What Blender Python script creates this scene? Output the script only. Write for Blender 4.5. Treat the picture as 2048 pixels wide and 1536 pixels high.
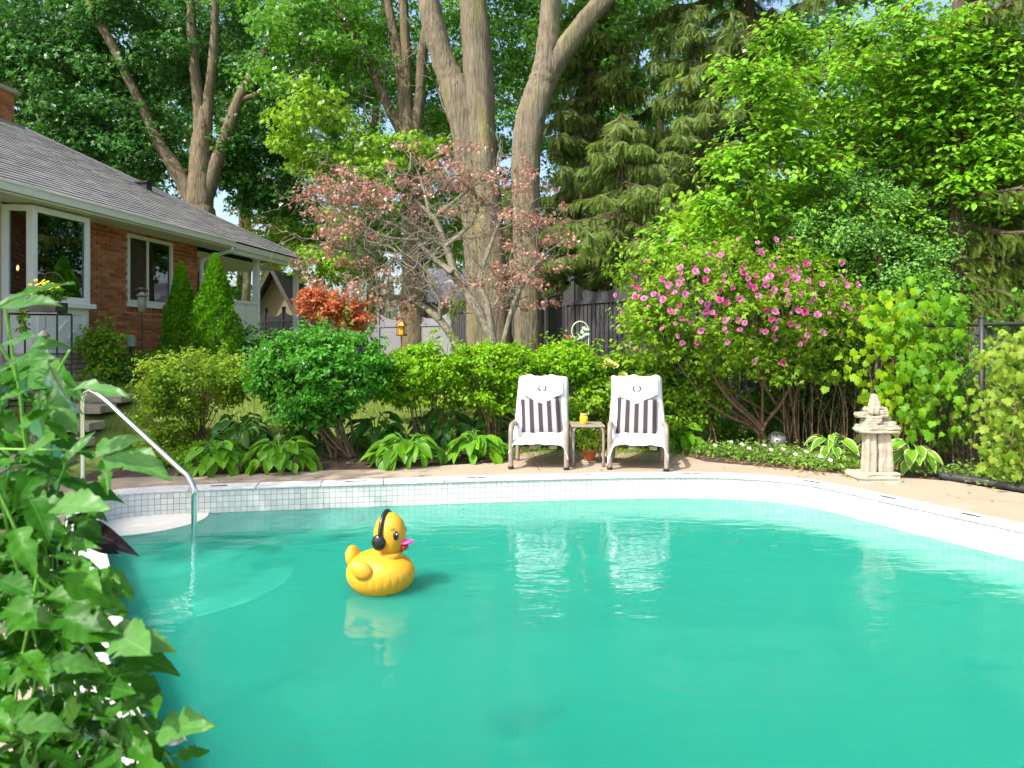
import bpy, math, numpy as np
from mathutils import Vector, Matrix, Quaternion

for o in list(bpy.data.objects): bpy.data.objects.remove(o)
scene = bpy.context.scene
COL = scene.collection
R = math.radians

# ------------------------------------------------------------------ camera, sky, sun, exposure
F, HZ, CX, CH = 1400.0, 680.0, 1024.0, 1.40        # focal length and horizon in photo pixels, eye height
cd = bpy.data.cameras.new('camera'); cam = bpy.data.objects.new('camera', cd); COL.objects.link(cam)
cam.location = (0, 0, CH); cam.rotation_euler = (R(90), 0, 0)
cd.sensor_width = 36; cd.lens = F / 2048 * 36; cd.shift_y = -(768 - HZ) / 2048
cd.clip_start = 0.05; cd.clip_end = 600
scene.camera = cam
cd.dof.use_dof = True; cd.dof.focus_distance = 6.5; cd.dof.aperture_fstop = 5.6

SUN = Vector((-0.52, -0.44, 0.80)).normalized()
world = bpy.data.worlds.new('World'); scene.world = world; world.use_nodes = True
wn = world.node_tree.nodes; wl = world.node_tree.links
sky = wn.new('ShaderNodeTexSky'); sky.sky_type = 'NISHITA'; sky.sun_disc = False
sky.sun_elevation = math.asin(SUN.z); sky.sun_rotation = math.atan2(SUN.x, SUN.y) % (2 * math.pi)
sky.air_density = 1.0; sky.dust_density = 4.0; sky.ozone_density = 1.0
bg = wn['Background']; bg.inputs[1].default_value = 0.15
wl.new(sky.outputs[0], bg.inputs[0])
ld = bpy.data.lights.new('sun', 'SUN'); ld.energy = 3.1; ld.angle = R(0.53); ld.color = (1.0, 0.95, 0.86)
sun = bpy.data.objects.new('sun', ld); COL.objects.link(sun)
sun.rotation_euler = SUN.to_track_quat('Z', 'Y').to_euler(); sun.location = (-20, -10, 30)
vs = scene.view_settings
vs.view_transform = 'Standard'; vs.look = 'None'; vs.gamma = 1; vs.use_curve_mapping = False
vs.exposure = 1.28
scene.cycles.max_bounces = 7; scene.cycles.diffuse_bounces = 4; scene.cycles.glossy_bounces = 3; scene.cycles.transmission_bounces = 4; scene.cycles.transparent_max_bounces = 8

# ------------------------------------------------------------------ helpers
def px(u, v, d):                                    # photo pixel + distance -> point
    return np.array([(u - CX) / F * d, d, CH - (v - HZ) / F * d])
def gpx(u, v, z=0.0):                               # photo pixel on a level surface
    d = (CH - z) * F / (v - HZ); return np.array([(u - CX) / F * d, d, z])
def rng(s): return np.random.default_rng(s)
def unit(a): return a / np.maximum(np.linalg.norm(a, axis=-1, keepdims=True), 1e-9)
def sstep(a, b, x):
    t = np.clip((np.asarray(x, float) - a) / (b - a), 0, 1); return t * t * (3 - 2 * t)

def crom(pts, n=6, closed=False):
    P = np.asarray(pts, float); out = []
    m = len(P); rng_ = range(m if closed else m - 1)
    for i in rng_:
        if closed: p0, p1, p2, p3 = P[(i - 1) % m], P[i], P[(i + 1) % m], P[(i + 2) % m]
        else: p0, p1, p2, p3 = P[max(i - 1, 0)], P[i], P[i + 1], P[min(i + 2, m - 1)]
        for k in range(n):
            t = k / n
            out.append(.5 * ((2 * p1) + (-p0 + p2) * t + (2 * p0 - 5 * p1 + 4 * p2 - p3) * t * t + (-p0 + 3 * p1 - 3 * p2 + p3) * t ** 3))
    if not closed: out.append(P[-1])
    return np.array(out)

class MB:
    def __init__(s): s.v = []; s.f = []; s.n = 0
    def add(s, V, Fc):
        V = np.asarray(V, float); k = s.n
        s.v.append(V); s.n += len(V)
        s.f.extend([tuple(int(i) + k for i in f) for f in Fc]); return s
    def box(s, x0, x1, y0, y1, z0, z1):
        V = [(x0, y0, z0), (x1, y0, z0), (x1, y1, z0), (x0, y1, z0), (x0, y0, z1), (x1, y0, z1), (x1, y1, z1), (x0, y1, z1)]
        return s.add(V, BOXF)
    def prism(s, poly, z0, z1):                      # polygon extruded up
        m = len(poly); V = [(p[0], p[1], z0) for p in poly] + [(p[0], p[1], z1) for p in poly]
        Fc = [tuple(range(m - 1, -1, -1)), tuple(range(m, 2 * m))] + [(i, (i + 1) % m, m + (i + 1) % m, m + i) for i in range(m)]
        return s.add(V, Fc)
    def tube(s, pts, rad, sides=8, caps=True):
        P = np.asarray(pts, float); n = len(P)
        r = np.full(n, rad, float) if np.isscalar(rad) else np.interp(np.linspace(0, 1, n), np.linspace(0, 1, len(rad)), rad)
        T = np.gradient(P, axis=0); T = unit(T)
        a = np.array([0, 0, 1.]) if abs(T[0][2]) < .9 else np.array([1., 0, 0])
        N = unit(np.cross(T[0], a)); V = []
        for i in range(n):
            N = unit(N - T[i] * np.dot(N, T[i])); B = np.cross(T[i], N)
            for k in range(sides):
                an = 2 * math.pi * k / sides
                V.append(P[i] + r[i] * (math.cos(an) * N + math.sin(an) * B))
        Fc = []
        for i in range(n - 1):
            for k in range(sides):
                k2 = (k + 1) % sides
                Fc.append((i * sides + k, i * sides + k2, (i + 1) * sides + k2, (i + 1) * sides + k))
        if caps: Fc += [tuple(range(sides - 1, -1, -1)), tuple((n - 1) * sides + k for k in range(sides))]
        return s.add(V, Fc)
    def bole(s, pts, rad, sides=20, ph=0.0):
        """trunk: a tube whose section is fluted and lumpy"""
        k = s.n; s.tube(pts, rad, sides); V = s.v[-1]; P = np.asarray(pts, float); n = len(P); th = np.arange(sides) * 2 * math.pi / sides
        for i in range(n):
            z = P[i][2]; w = 1 + .045 * np.sin(3 * th + z * .9 + ph) + .030 * np.sin(5 * th - z * 1.7 + ph) + .022 * np.sin(9 * th + z * 3.1) + .03 * math.sin(z * 2.3 + ph)
            V[i * sides:(i + 1) * sides] = P[i] + (V[i * sides:(i + 1) * sides] - P[i]) * w[:, None]
        return s
    def lathe(s, prof, seg=20, c=(0, 0, 0)):
        V = []; n = len(prof)
        for r_, z in prof:
            for k in range(seg):
                an = 2 * math.pi * k / seg; V.append((c[0] + r_ * math.cos(an), c[1] + r_ * math.sin(an), c[2] + z))
        Fc = [(i * seg + k, i * seg + (k + 1) % seg, (i + 1) * seg + (k + 1) % seg, (i + 1) * seg + k) for i in range(n - 1) for k in range(seg)]
        Fc += [tuple(range(seg - 1, -1, -1)), tuple((n - 1) * seg + k for k in range(seg))]
        return s.add(V, Fc)
    def grid(s, G, close=False):                     # G (a,b,3)
        a, b, _ = G.shape
        Fc = [(i * b + j, i * b + j + 1, (i + 1) * b + j + 1, (i + 1) * b + j) for i in range(a - 1) for j in range(b - 1)]
        return s.add(G.reshape(-1, 3), Fc)
    def ell(s, c, r, nu=24, nv=14, fn=None):
        th = np.linspace(0, math.pi, nv); V = []
        for t in th:
            for k in range(nu):
                p = 2 * math.pi * k / nu
                q = np.array([math.sin(t) * math.cos(p), math.sin(t) * math.sin(p), math.cos(t)])
                if fn is not None: q = fn(q, t, p)
                V.append(np.asarray(c) + q * np.asarray(r))
        Fc = [(i * nu + k, (i + 1) * nu + k, (i + 1) * nu + (k + 1) % nu, i * nu + (k + 1) % nu) for i in range(nv - 1) for k in range(nu)]
        return s.add(V, Fc)
    def V(s): return np.concatenate(s.v)
BOXF = [(3, 2, 1, 0), (4, 5, 6, 7), (0, 1, 5, 4), (1, 2, 6, 5), (2, 3, 7, 6), (3, 0, 4, 7)]

def mesh_np(name, V, Fc, smooth=False):
    me = bpy.data.meshes.new(name)
    V = np.ascontiguousarray(V, dtype=np.float32)
    if isinstance(Fc, np.ndarray):
        n, k = Fc.shape
        me.vertices.add(len(V)); me.vertices.foreach_set('co', V.ravel())
        me.loops.add(n * k); me.loops.foreach_set('vertex_index', np.ascontiguousarray(Fc, dtype=np.int32).ravel())
        me.polygons.add(n); me.polygons.foreach_set('loop_start', np.arange(0, n * k, k, dtype=np.int32))
        me.update(calc_edges=True)
    else:
        me.from_pydata([tuple(map(float, p)) for p in V], [], Fc); me.update()
    if smooth: me.polygons.foreach_set('use_smooth', np.ones(len(me.polygons), dtype=bool))
    return me

def empty(name, loc, rz=0):
    o = bpy.data.objects.new(name, None); COL.objects.link(o); o.location = [float(c) for c in loc]
    o.rotation_euler = (0, 0, rz); o.empty_display_size = .1; return o
def tag(o, label, cat=None, group=None, kind=None):
    if label: o['label'] = label
    if cat: o['category'] = cat
    if group: o['group'] = group
    if kind: o['kind'] = kind
    return o
def thing(name, label, cat, loc=(0, 0, 0), rz=0, group=None): return tag(empty(name, loc, rz), label, cat, group)
def link(name, me, mat, parent=None, loc=None, rot=None, scale=None):
    o = bpy.data.objects.new(name, me); COL.objects.link(o)
    if mat is not None and len(me.materials) == 0: me.materials.append(mat)
    if parent is not None: o.parent = parent
    if loc is not None: o.location = [float(c) for c in loc]
    if rot is not None:
        if isinstance(rot, Quaternion): rot = rot.to_euler()
        o.rotation_euler = rot
    if scale is not None: o.scale = scale if hasattr(scale, '__len__') else (scale,) * 3
    return o
def part(name, mb, mat, parent=None, smooth=False, local=False, bevel=0):
    """mb in world coordinates (or in the parent's own when local)"""
    V, Fc = (mb.V(), mb.f) if isinstance(mb, MB) else mb
    if parent is not None and not local:
        p = parent; off = np.zeros(3)
        while p is not None: off += np.array(p.location); p = p.parent
        V = V - off
    o = link(name, mesh_np(name, V, Fc, smooth), mat, parent)
    if bevel:
        m = o.modifiers.new('b', 'BEVEL'); m.width = bevel; m.segments = 2; m.limit_method = 'ANGLE'
    return o
def solo(name, mb, mat, loc, label, cat=None, group=None, kind=None, smooth=False, bevel=0):
    """one-mesh thing with its origin at loc"""
    V, Fc = (mb.V(), mb.f) if isinstance(mb, MB) else mb
    o = link(name, mesh_np(name, V - np.asarray(loc, float), Fc, smooth), mat, None, loc)
    if bevel:
        m = o.modifiers.new('b', 'BEVEL'); m.width = bevel; m.segments = 2; m.limit_method = 'ANGLE'
    return tag(o, label, cat, group, kind)

# ------------------------------------------------------------------ materials
class NT:
    def __init__(s, name):
        s.m = bpy.data.materials.new(name); s.m.use_nodes = True
        s.t = s.m.node_tree; s.t.nodes.clear(); s.out = s.t.nodes.new('ShaderNodeOutputMaterial')
    def n(s, ty, **kw):
        nd = s.t.nodes.new('ShaderNode' + ty)
        for k, v in kw.items():
            if k in nd.bl_rna.properties and k not in nd.inputs: setattr(nd, k, v)
            else: s.set(nd.inputs[k], v)
        return nd
    def set(s, i, v):
        if isinstance(v, bpy.types.NodeSocket): s.t.links.new(v, i)
        else:
            if hasattr(v, '__len__') and len(v) == 3 and i.type == 'RGBA': v = (*v, 1)
            i.default_value = v
    def math(s, op, a, b=0.0):
        nd = s.t.nodes.new('ShaderNodeMath'); nd.operation = op; s.set(nd.inputs[0], a); s.set(nd.inputs[1], b); return nd.outputs[0]
    def mix(s, f, a, b, blend='MIX'):
        nd = s.t.nodes.new('ShaderNodeMix'); nd.data_type = 'RGBA'; nd.blend_type = blend
        s.set(nd.inputs[0], f); s.set(nd.inputs[6], a); s.set(nd.inputs[7], b); return nd.outputs[2]
    def coord(s, kind='Object', scale=(1, 1, 1)):
        tc = s.n('TexCoord'); mp = s.t.nodes.new('ShaderNodeMapping'); s.t.links.new(tc.outputs[kind], mp.inputs[0])
        mp.inputs['Scale'].default_value = scale; return mp.outputs[0]
    def noise(s, vec, scale, detail=4, rough=.55):
        nd = s.n('TexNoise'); s.set(nd.inputs['Vector'], vec); nd.inputs['Scale'].default_value = scale
        nd.inputs['Detail'].default_value = detail; nd.inputs['Roughness'].default_value = rough; return nd.outputs[0]
    def ramp(s, f, stops):
        nd = s.t.nodes.new('ShaderNodeValToRGB'); s.set(nd.inputs[0], f); el = nd.color_ramp.elements
        while len(el) < len(stops): el.new(.5)
        for e, (p, c) in zip(el, stops):
            e.position = p; e.color = (*c, 1) if len(c) == 3 else c
        return nd.outputs[0]
    def vary(s):
        g = s.n('NewGeometry'); oi = s.n('ObjectInfo')
        return s.math('FRACT', s.math('ADD', g.outputs['Random Per Island'], oi.outputs['Random']))
    def bump(s, h, strength=.3, dist=.02):
        b = s.n('Bump'); s.set(b.inputs['Height'], h); b.inputs['Strength'].default_value = strength; b.inputs['Distance'].default_value = dist
        return b.outputs[0]
    def princ(s, col, rough=.6, normal=None, **kw):
        p = s.n('BsdfPrincipled'); s.set(p.inputs['Base Color'], col); s.set(p.inputs['Roughness'], rough)
        for k, v in kw.items(): s.set(p.inputs[k.replace('_', ' ')], v)
        if normal is not None: s.set(p.inputs['Normal'], normal)
        return p.outputs[0]
    def done(s, sh): s.t.links.new(sh, s.out.inputs[0]); return s.m

def m_plain(name, col, rough=.6, spread=.12, scale=8, bump=.15, dist=.01, **kw):
    t = NT(name); c = t.coord(); n1 = t.noise(c, scale, 6, .6)
    d = tuple(x * (1 - spread) for x in col); l = tuple(min(1, x * (1 + spread)) for x in col)
    cc = t.mix(n1, d, l)
    v = t.vary(); cc = t.mix(t.math('MULTIPLY', v, .35), cc, d)
    return t.done(t.princ(cc, rough, t.bump(t.noise(c, scale * 6, 4), bump, dist), **kw))
def m_leaf(name, c1, c2, c3=None, transl=.38, gloss=.10, rough=.42, clump=.8):
    """leaf: colour varies leaf by leaf and in patches through the plant; lets light through"""
    t = NT(name); c = t.coord('Object'); v = t.vary()
    col = t.mix(v, c1, c2)
    col = t.mix(t.math('MULTIPLY', t.ramp(t.noise(c, clump, 3), [(.35, (0, 0, 0)), (.65, (1, 1, 1))]), .55), col, c3 or c2)
    tl = t.mix(.5, col, tuple(min(1, x * y) for x, y in zip(c2, (1.6, 1.6, .9))))
    d = t.n('BsdfDiffuse'); t.set(d.inputs[0], col)
    tr = t.n('BsdfTranslucent'); t.set(tr.inputs[0], tl)
    m1 = t.n('MixShader'); m1.inputs[0].default_value = transl
    t.t.links.new(d.outputs[0], m1.inputs[1]); t.t.links.new(tr.outputs[0], m1.inputs[2])
    g = t.n('BsdfGlossy'); g.inputs[0].default_value = (1, 1, 1, 1); g.inputs['Roughness'].default_value = rough
    fr = t.n('Fresnel'); fr.inputs[0].default_value = 1.4
    m2 = t.n('MixShader'); t.set(m2.inputs[0], t.math('MULTIPLY', fr.outputs[0], gloss * 3.2))
    t.t.links.new(m1.outputs[0], m2.inputs[1]); t.t.links.new(g.outputs[0], m2.inputs[2])
    return t.done(m2.outputs[0])
def m_vein(name, c1, c2, rib, kind='side', transl=.4, gloss=.08, rough=.4, k=7.0, strength=.5):
    """single large leaf: midrib and veins drawn along the leaf's own axes, blotchy colour, leaf by leaf variation"""
    t = NT(name); tc = t.n('TexCoord'); sx = t.n('SeparateXYZ'); t.set(sx.inputs[0], tc.outputs['Object']); oi = t.n('ObjectInfo')
    x = t.math('ABSOLUTE', sx.outputs[0]); y = sx.outputs[1]
    if kind == 'side': ph = t.math('FRACT', t.math('MULTIPLY', t.math('SUBTRACT', y, t.math('MULTIPLY', x, .9)), k))
    else: ph = t.math('FRACT', t.math('MULTIPLY', t.math('DIVIDE', x, t.math('ADD', t.math('SINE', t.math('MULTIPLY', y, 2.9)), .25)), k))
    tri = t.math('ABSOLUTE', t.math('SUBTRACT', ph, .5)); vein = t.math('GREATER_THAN', tri, .455); mid = t.math('LESS_THAN', x, .012)
    line = t.math('MAXIMUM', t.math('MULTIPLY', vein, .5), mid)
    nz = t.noise(t.coord('Object', (1, 1, 1)), 5, 5, .65); col = t.mix(oi.outputs['Random'], c1, c2)
    col = t.mix(t.math('MULTIPLY', nz, .7), col, tuple(q * .55 for q in c1)); col = t.mix(t.math('MULTIPLY', line, strength), col, rib)
    hgt = t.math('SUBTRACT', t.math('MULTIPLY', tri, -1.0), t.math('MULTIPLY', mid, .6)); nb = t.bump(hgt, .08, .02)
    d = t.n('BsdfDiffuse'); t.set(d.inputs[0], col); t.set(d.inputs['Normal'], nb)
    tr = t.n('BsdfTranslucent'); t.set(tr.inputs[0], t.mix(.5, col, tuple(min(1, q * w) for q, w in zip(c2, (1.5, 1.4, .8)))))
    m1 = t.n('MixShader'); m1.inputs[0].default_value = transl; t.t.links.new(d.outputs[0], m1.inputs[1]); t.t.links.new(tr.outputs[0], m1.inputs[2])
    g = t.n('BsdfGlossy'); g.inputs[0].default_value = (1, 1, 1, 1); g.inputs['Roughness'].default_value = rough; t.set(g.inputs['Normal'], nb)
    fr = t.n('Fresnel'); fr.inputs[0].default_value = 1.4; m2 = t.n('MixShader'); t.set(m2.inputs[0], t.math('MULTIPLY', fr.outputs[0], gloss * 5))
    t.t.links.new(m1.outputs[0], m2.inputs[1]); t.t.links.new(g.outputs[0], m2.inputs[2]); return t.done(m2.outputs[0])
def m_bark(name, c1, c2, moss=None, sc=1.0):
    t = NT(name); c = t.coord('Object', (9 * sc, 9 * sc, 1.1 * sc)); c0 = t.coord('Object')
    n = t.noise(c, 3.0, 8, .65); n2 = t.noise(c0, 2.2, 5, .6)
    col = t.ramp(n, [(.36, c1), (.62, c2)])
    col = t.mix(t.math('MULTIPLY', n2, .6), col, tuple(x * .72 for x in c1))
    if moss: col = t.mix(t.ramp(t.noise(t.coord('Object', (2.5, 2.5, .5)), 1.5, 4), [(.52, (0, 0, 0)), (.68, (.75, .75, .75))]), col, moss)
    return t.done(t.princ(col, .9, t.bump(n, 1.0, .07)))

M = {}
M['maple_dark'] = m_leaf('leaf_maple_deep_green', (.022, .095, .012), (.060, .20, .022), (.040, .16, .022))
M['maple_mid'] = m_leaf('leaf_maple_green', (.048, .17, .009), (.12, .31, .018), (.085, .25, .014))
M['maple_bright'] = m_leaf('leaf_bright_green', (0.109, 0.262, 0.009), (0.256, 0.427, 0.020), (0.192, 0.369, 0.017))
M['tree_right'] = m_leaf('leaf_yellow_green_shrub_tree', (.085, .255, .008), (.24, .47, .016), (.16, .39, .012), clump=1.2)
M['bluish'] = m_leaf('leaf_bluish_green', (.10, .27, .05), (.22, .42, .10), (.16, .36, .07))
M['yellow'] = m_leaf('leaf_autumn_yellow', (.35, .36, .015), (.60, .52, .03), (.30, .40, .03))
M['spruce'] = m_leaf('needle_olive_green', (.055, .105, .018), (.15, .21, .032), (.11, .17, .026), transl=.25, gloss=.02)
M['spruce_blue'] = m_leaf('needle_dark_green', (.032, .075, .018), (.085, .14, .026), (.065, .12, .024), transl=.22, gloss=.02)
M['spruce_light'] = m_leaf('needle_light_green', (.085, .155, .030), (.20, .28, .055), (.15, .22, .04), transl=.28, gloss=.02)
M['cedar'] = m_leaf('leaf_cedar_green', (.055, .20, .006), (.15, .38, .011), (.11, .30, .009), transl=.25, gloss=.04, clump=3)
M['shrub_round'] = m_leaf('leaf_round_shrub', (.035, .18, .010), (.10, .34, .018), (.07, .28, .014), gloss=.12, clump=2)
M['shrub_yellow'] = m_leaf('leaf_yellowing_shrub', (.10, .26, .014), (.24, .38, .03), (.34, .37, .035), gloss=.06, clump=1.6)
M['shrub_hedge'] = m_leaf('leaf_hedge_shrub', (.095, .265, .006), (.25, .45, .012), (.18, .37, .010), gloss=.06, clump=2)
M['hibiscus'] = m_leaf('leaf_hibiscus', (0.090, 0.213, 0.010), (0.230, 0.378, 0.020), (0.166, 0.310, 0.017), gloss=.06, clump=2)
M['hosta'] = m_leaf('leaf_hosta', (.10, .30, .010), (.19, .44, .016), (.14, .36, .012), gloss=.12)
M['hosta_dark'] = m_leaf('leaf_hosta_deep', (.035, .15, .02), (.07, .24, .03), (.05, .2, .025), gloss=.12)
M['hosta_edge'] = m_leaf('leaf_hosta_cream_edge', (.42, .50, .20), (.55, .60, .30), (.48, .55, .25), gloss=.05)
M['vine'] = m_leaf('leaf_grape_vine', (0.128, 0.272, 0.007), (0.282, 0.427, 0.012), (0.218, 0.369, 0.010), transl=.42, gloss=.05)
M['vine_pale'] = m_leaf('leaf_pale_vine', (.14, .27, .02), (.30, .40, .05), (.22, .34, .035), transl=.42, gloss=.05)
M['ground_cover'] = m_leaf('leaf_ground_cover', (.10, .22, .03), (.22, .36, .06), (.16, .28, .04), clump=3)
M['grass'] = m_leaf('leaf_lawn', (.11, .20, .016), (.22, .32, .03), (.17, .25, .025), transl=.3, clump=2)
M['fore'] = m_leaf('leaf_tall_potted_plant', (.030, .20, .008), (.075, .31, .018), (.10, .33, .03), transl=.45, gloss=.07, clump=5)
M['fore_pale'] = m_leaf('leaf_tall_potted_plant_pale', (.10, .30, .05), (.17, .38, .10), (.13, .35, .06), transl=.4, gloss=.10, clump=6)
M['purple'] = m_leaf('leaf_black_purple', (.012, .006, .010), (.030, .016, .022), (.02, .010, .014), transl=.08, gloss=.12)
M['copper'] = m_leaf('leaf_copper_maple', (.29, .105, .075), (.47, .24, .20), (.42, .25, .215), transl=.3, gloss=.12, clump=1.2)
M['orange'] = m_leaf('leaf_orange_maple', (.36, .075, .025), (.52, .19, .08), (.44, .11, .05), transl=.35)
M['basil'] = m_leaf('leaf_potted_herb', (.20, .36, .02), (.38, .52, .05), (.28, .45, .03))
M['petal'] = m_leaf('petal_pink', (.55, .12, .34), (.72, .30, .54), (.62, .18, .44), transl=.3, gloss=.02)
M['petal_deep'] = m_leaf('petal_deep_pink', (.46, .05, .22), (.60, .11, .32), (.52, .08, .27), transl=.3, gloss=.02)
M['lime_flower'] = m_leaf('petal_lime', (.50, .55, .12), (.66, .66, .22), (.6, .6, .2), transl=.3, gloss=.02)
M['white_flower'] = m_leaf('petal_white', (.7, .66, .68), (.85, .8, .82), (.8, .8, .8), transl=.3, gloss=.02)
M['yellow_flower'] = m_leaf('petal_yellow', (.80, .62, .01), (.88, .74, .03), (.85, .68, .02), transl=.3, gloss=.02)
M['fore_v'] = m_vein('leaf_tall_plant_veined', (.015, .105, .005), (.060, .23, .012), (.10, .28, .03), transl=.33, gloss=.07, k=5.0, strength=.3)
M['fore_pv'] = m_vein('leaf_tall_plant_pale_veined', (.06, .20, .03), (.12, .29, .07), (.17, .34, .11), transl=.3, gloss=.10, k=5.0, strength=.3)
M['purple_v'] = m_vein('leaf_black_purple_veined', (.010, .005, .009), (.030, .015, .022), (.06, .03, .045), transl=.08, gloss=.14)
M['hosta_v'] = m_vein('leaf_hosta_veined', (.095, .29, .008), (.20, .45, .015), (.05, .17, .008), 'along', transl=.38, gloss=.10, k=5.0, strength=.45)
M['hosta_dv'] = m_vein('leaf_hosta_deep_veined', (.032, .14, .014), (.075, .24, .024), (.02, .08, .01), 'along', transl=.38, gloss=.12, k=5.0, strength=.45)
M['vine_v'] = m_vein('leaf_grape_veined', (.055, .20, .006), (.22, .45, .014), (.30, .50, .06), transl=.42, gloss=.05, k=5.0, strength=.4)
M['vine_pv'] = m_vein('leaf_pale_vine_veined', (.10, .23, .014), (.32, .42, .05), (.40, .48, .10), transl=.42, gloss=.05, k=5.0, strength=.4)
M['bark_maple'] = m_bark('bark_grey_maple', (.115, .092, .060), (.30, .255, .175), (.25, .235, .075))
M['bark_back'] = m_bark('bark_back_trees', (.10, .076, .042), (.28, .225, .135))
M['bark_spruce'] = m_bark('bark_spruce', (.07, .045, .03), (.18, .12, .085))
M['bark_pale'] = m_bark('bark_pale_lichen', (.30, .25, .18), (.62, .56, .45), (.30, .30, .10), 3)
M['twig'] = m_bark('twig_brown', (.26, .17, .09), (.44, .31, .17), None, 4)
M['stem_orange'] = m_bark('stem_orange_brown', (.34, .17, .06), (.52, .30, .12), None, 4)
M['green_stem'] = m_plain('stem_green', (.12, .34, .03), .5, .2, 12)

def m_deck():
    t = NT('concrete_deck'); c = t.coord('Object')
    a = t.noise(c, 1.3, 6, .62); b = t.noise(c, 11, 8, .7); f = t.noise(c, 60, 4)
    col = t.ramp(a, [(.3, (.26, .20, .14)), (.7, (.36, .29, .215))])
    col = t.mix(t.math('MULTIPLY', t.ramp(b, [(.5, (0, 0, 0)), (.75, (1, 1, 1))]), .45), col, (.22, .165, .11))
    col = t.mix(t.math('MULTIPLY', f, .25), col, (.42, .355, .275))
    col = t.mix(t.math('MULTIPLY', t.vary(), .22), col, (.31, .25, .185))
    vo = t.n('TexVoronoi'); vo.feature = 'DISTANCE_TO_EDGE'; vo.inputs['Scale'].default_value = .9; t.set(vo.inputs['Vector'], t.mix(.06, t.coord('Object'), t.noise(c, 5, 4)))
    crack = t.ramp(vo.outputs['Distance'], [(0, (1, 1, 1)), (.006, (0, 0, 0))]); crack = t.math('MULTIPLY', crack, t.ramp(t.noise(c, .9, 2), [(.5, (0, 0, 0)), (.56, (1, 1, 1))]))
    col = t.mix(t.math('MULTIPLY', crack, .75), col, (.10, .075, .05)); col = t.mix(t.math('MULTIPLY', t.ramp(t.noise(c, 3.2, 3), [(.58, (0, 0, 0)), (.66, (1, 1, 1))]), .22), col, (.20, .16, .11))
    return t.done(t.princ(col, .85, t.bump(t.math('SUBTRACT', t.math('ADD', b, f), crack), .5, .008)))
M['deck'] = m_deck()
def m_soil():
    t = NT('soil_mulch'); c = t.coord(); a = t.noise(c, 14, 8, .7); b = t.noise(c, 2, 4)
    col = t.ramp(a, [(.3, (.030, .020, .013)), (.62, (.10, .065, .04)), (.8, (.21, .14, .085))])
    return t.done(t.princ(col, .95, t.bump(a, 1, .05)))
M['soil'] = m_soil()
def m_ground():
    t = NT('lawn_ground'); c = t.coord(); a = t.noise(c, 1.1, 6, .6); b = t.noise(c, 40, 6, .7)
    col = t.ramp(a, [(.3, (.10, .15, .018)), (.7, (.19, .26, .03))])
    col = t.mix(t.math('MULTIPLY', b, .5), col, (.06, .085, .018))
    return t.done(t.princ(col, .95, t.bump(b, .8, .03)))
M['ground'] = m_ground()
def m_stone(name, c1, c2, sp=(.1, .08, .06)):
    t = NT(name); c = t.coord(); a = t.noise(c, 6, 8, .65); b = t.noise(c, 28, 8, .7)
    col = t.ramp(a, [(.3, c1), (.7, c2)])
    col = t.mix(t.math('MULTIPLY', t.ramp(b, [(.56, (0, 0, 0)), (.72, (1, 1, 1))]), .6), col, sp)
    col = t.mix(t.math('MULTIPLY', t.vary(), .25), col, c1)
    return t.done(t.princ(col, .88, t.bump(t.math('ADD', a, b), .7, .015)))
M['statue'] = m_stone('stone_pale_limestone', (.30, .25, .185), (.46, .41, .33), (.20, .14, .09))
M['flag'] = m_stone('stone_flag', (.34, .28, .22), (.52, .45, .36))
M['coping'] = m_stone('stone_white_coping', (.55, .54, .52), (.68, .67, .65), (.30, .28, .25))
def m_tile():
    t = NT('tile_white_glazed'); v = t.vary(); c = t.coord()
    col = t.mix(v, (.54, .57, .53), (.66, .69, .65))
    col = t.mix(t.math('MULTIPLY', t.noise(c, 9, 5), .18), col, (.40, .43, .36))
    return t.done(t.princ(col, .16))
M['tile'] = m_tile()
M['grout'] = m_plain('grout_tan', (.25, .21, .145), .95, .3, 10)
M['basin'] = m_plain('pool_paint_teal', (.0005, .13, .088), .8, .08, 2, 0)
M['step'] = m_plain('pool_step_plaster', (.80, .76, .66), .8, .06, 3, 0)
def m_water():
    t = NT('water_teal'); c = t.coord('Object', (1, 1.7, 1)); c2 = t.coord('Object', (.8, 2.0, 1))
    h = t.math('ADD', t.noise(c, 1.5, 1, .4), t.math('MULTIPLY', t.noise(c2, 5.2, 2, .5), .30))
    h = t.math('ADD', h, t.math('MULTIPLY', t.noise(c2, 17, 2, .5), .085))
    nb = t.bump(h, .32, .05)
    tr = t.n('BsdfTransparent'); t.set(tr.inputs[0], (.40, .93, .82))
    df = t.n('SubsurfaceScattering'); df.falloff = 'BURLEY'; t.set(df.inputs['Color'], (.022, .300, .224)); df.inputs['Scale'].default_value = .45; df.inputs['Radius'].default_value = (.5, 1.0, .9)
    lw = t.n('LayerWeight'); lw.inputs[0].default_value = .5          # cloudy layer: the flatter the ray, the longer its way through it
    cosv = t.math('MAXIMUM', t.math('SUBTRACT', 1.0, lw.outputs['Facing']), .05)
    turb = t.math('SUBTRACT', 1.0, t.math('POWER', 2.71828, t.math('DIVIDE', -.36, cosv)))
    m1 = t.n('MixShader'); t.set(m1.inputs[0], turb)
    t.t.links.new(tr.outputs[0], m1.inputs[1]); t.t.links.new(df.outputs[0], m1.inputs[2])
    g = t.n('BsdfGlossy'); g.inputs[0].default_value = (1, 1, 1, 1); g.inputs['Roughness'].default_value = .004; t.set(g.inputs['Normal'], nb)
    fr = t.n('Fresnel'); fr.inputs[0].default_value = 1.33; t.set(fr.inputs['Normal'], nb)
    m2 = t.n('MixShader'); t.t.links.new(fr.outputs[0], m2.inputs[0])
    t.t.links.new(m1.outputs[0], m2.inputs[1]); t.t.links.new(g.outputs[0], m2.inputs[2])
    return t.done(m2.outputs[0])
M['water'] = m_water()
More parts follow.
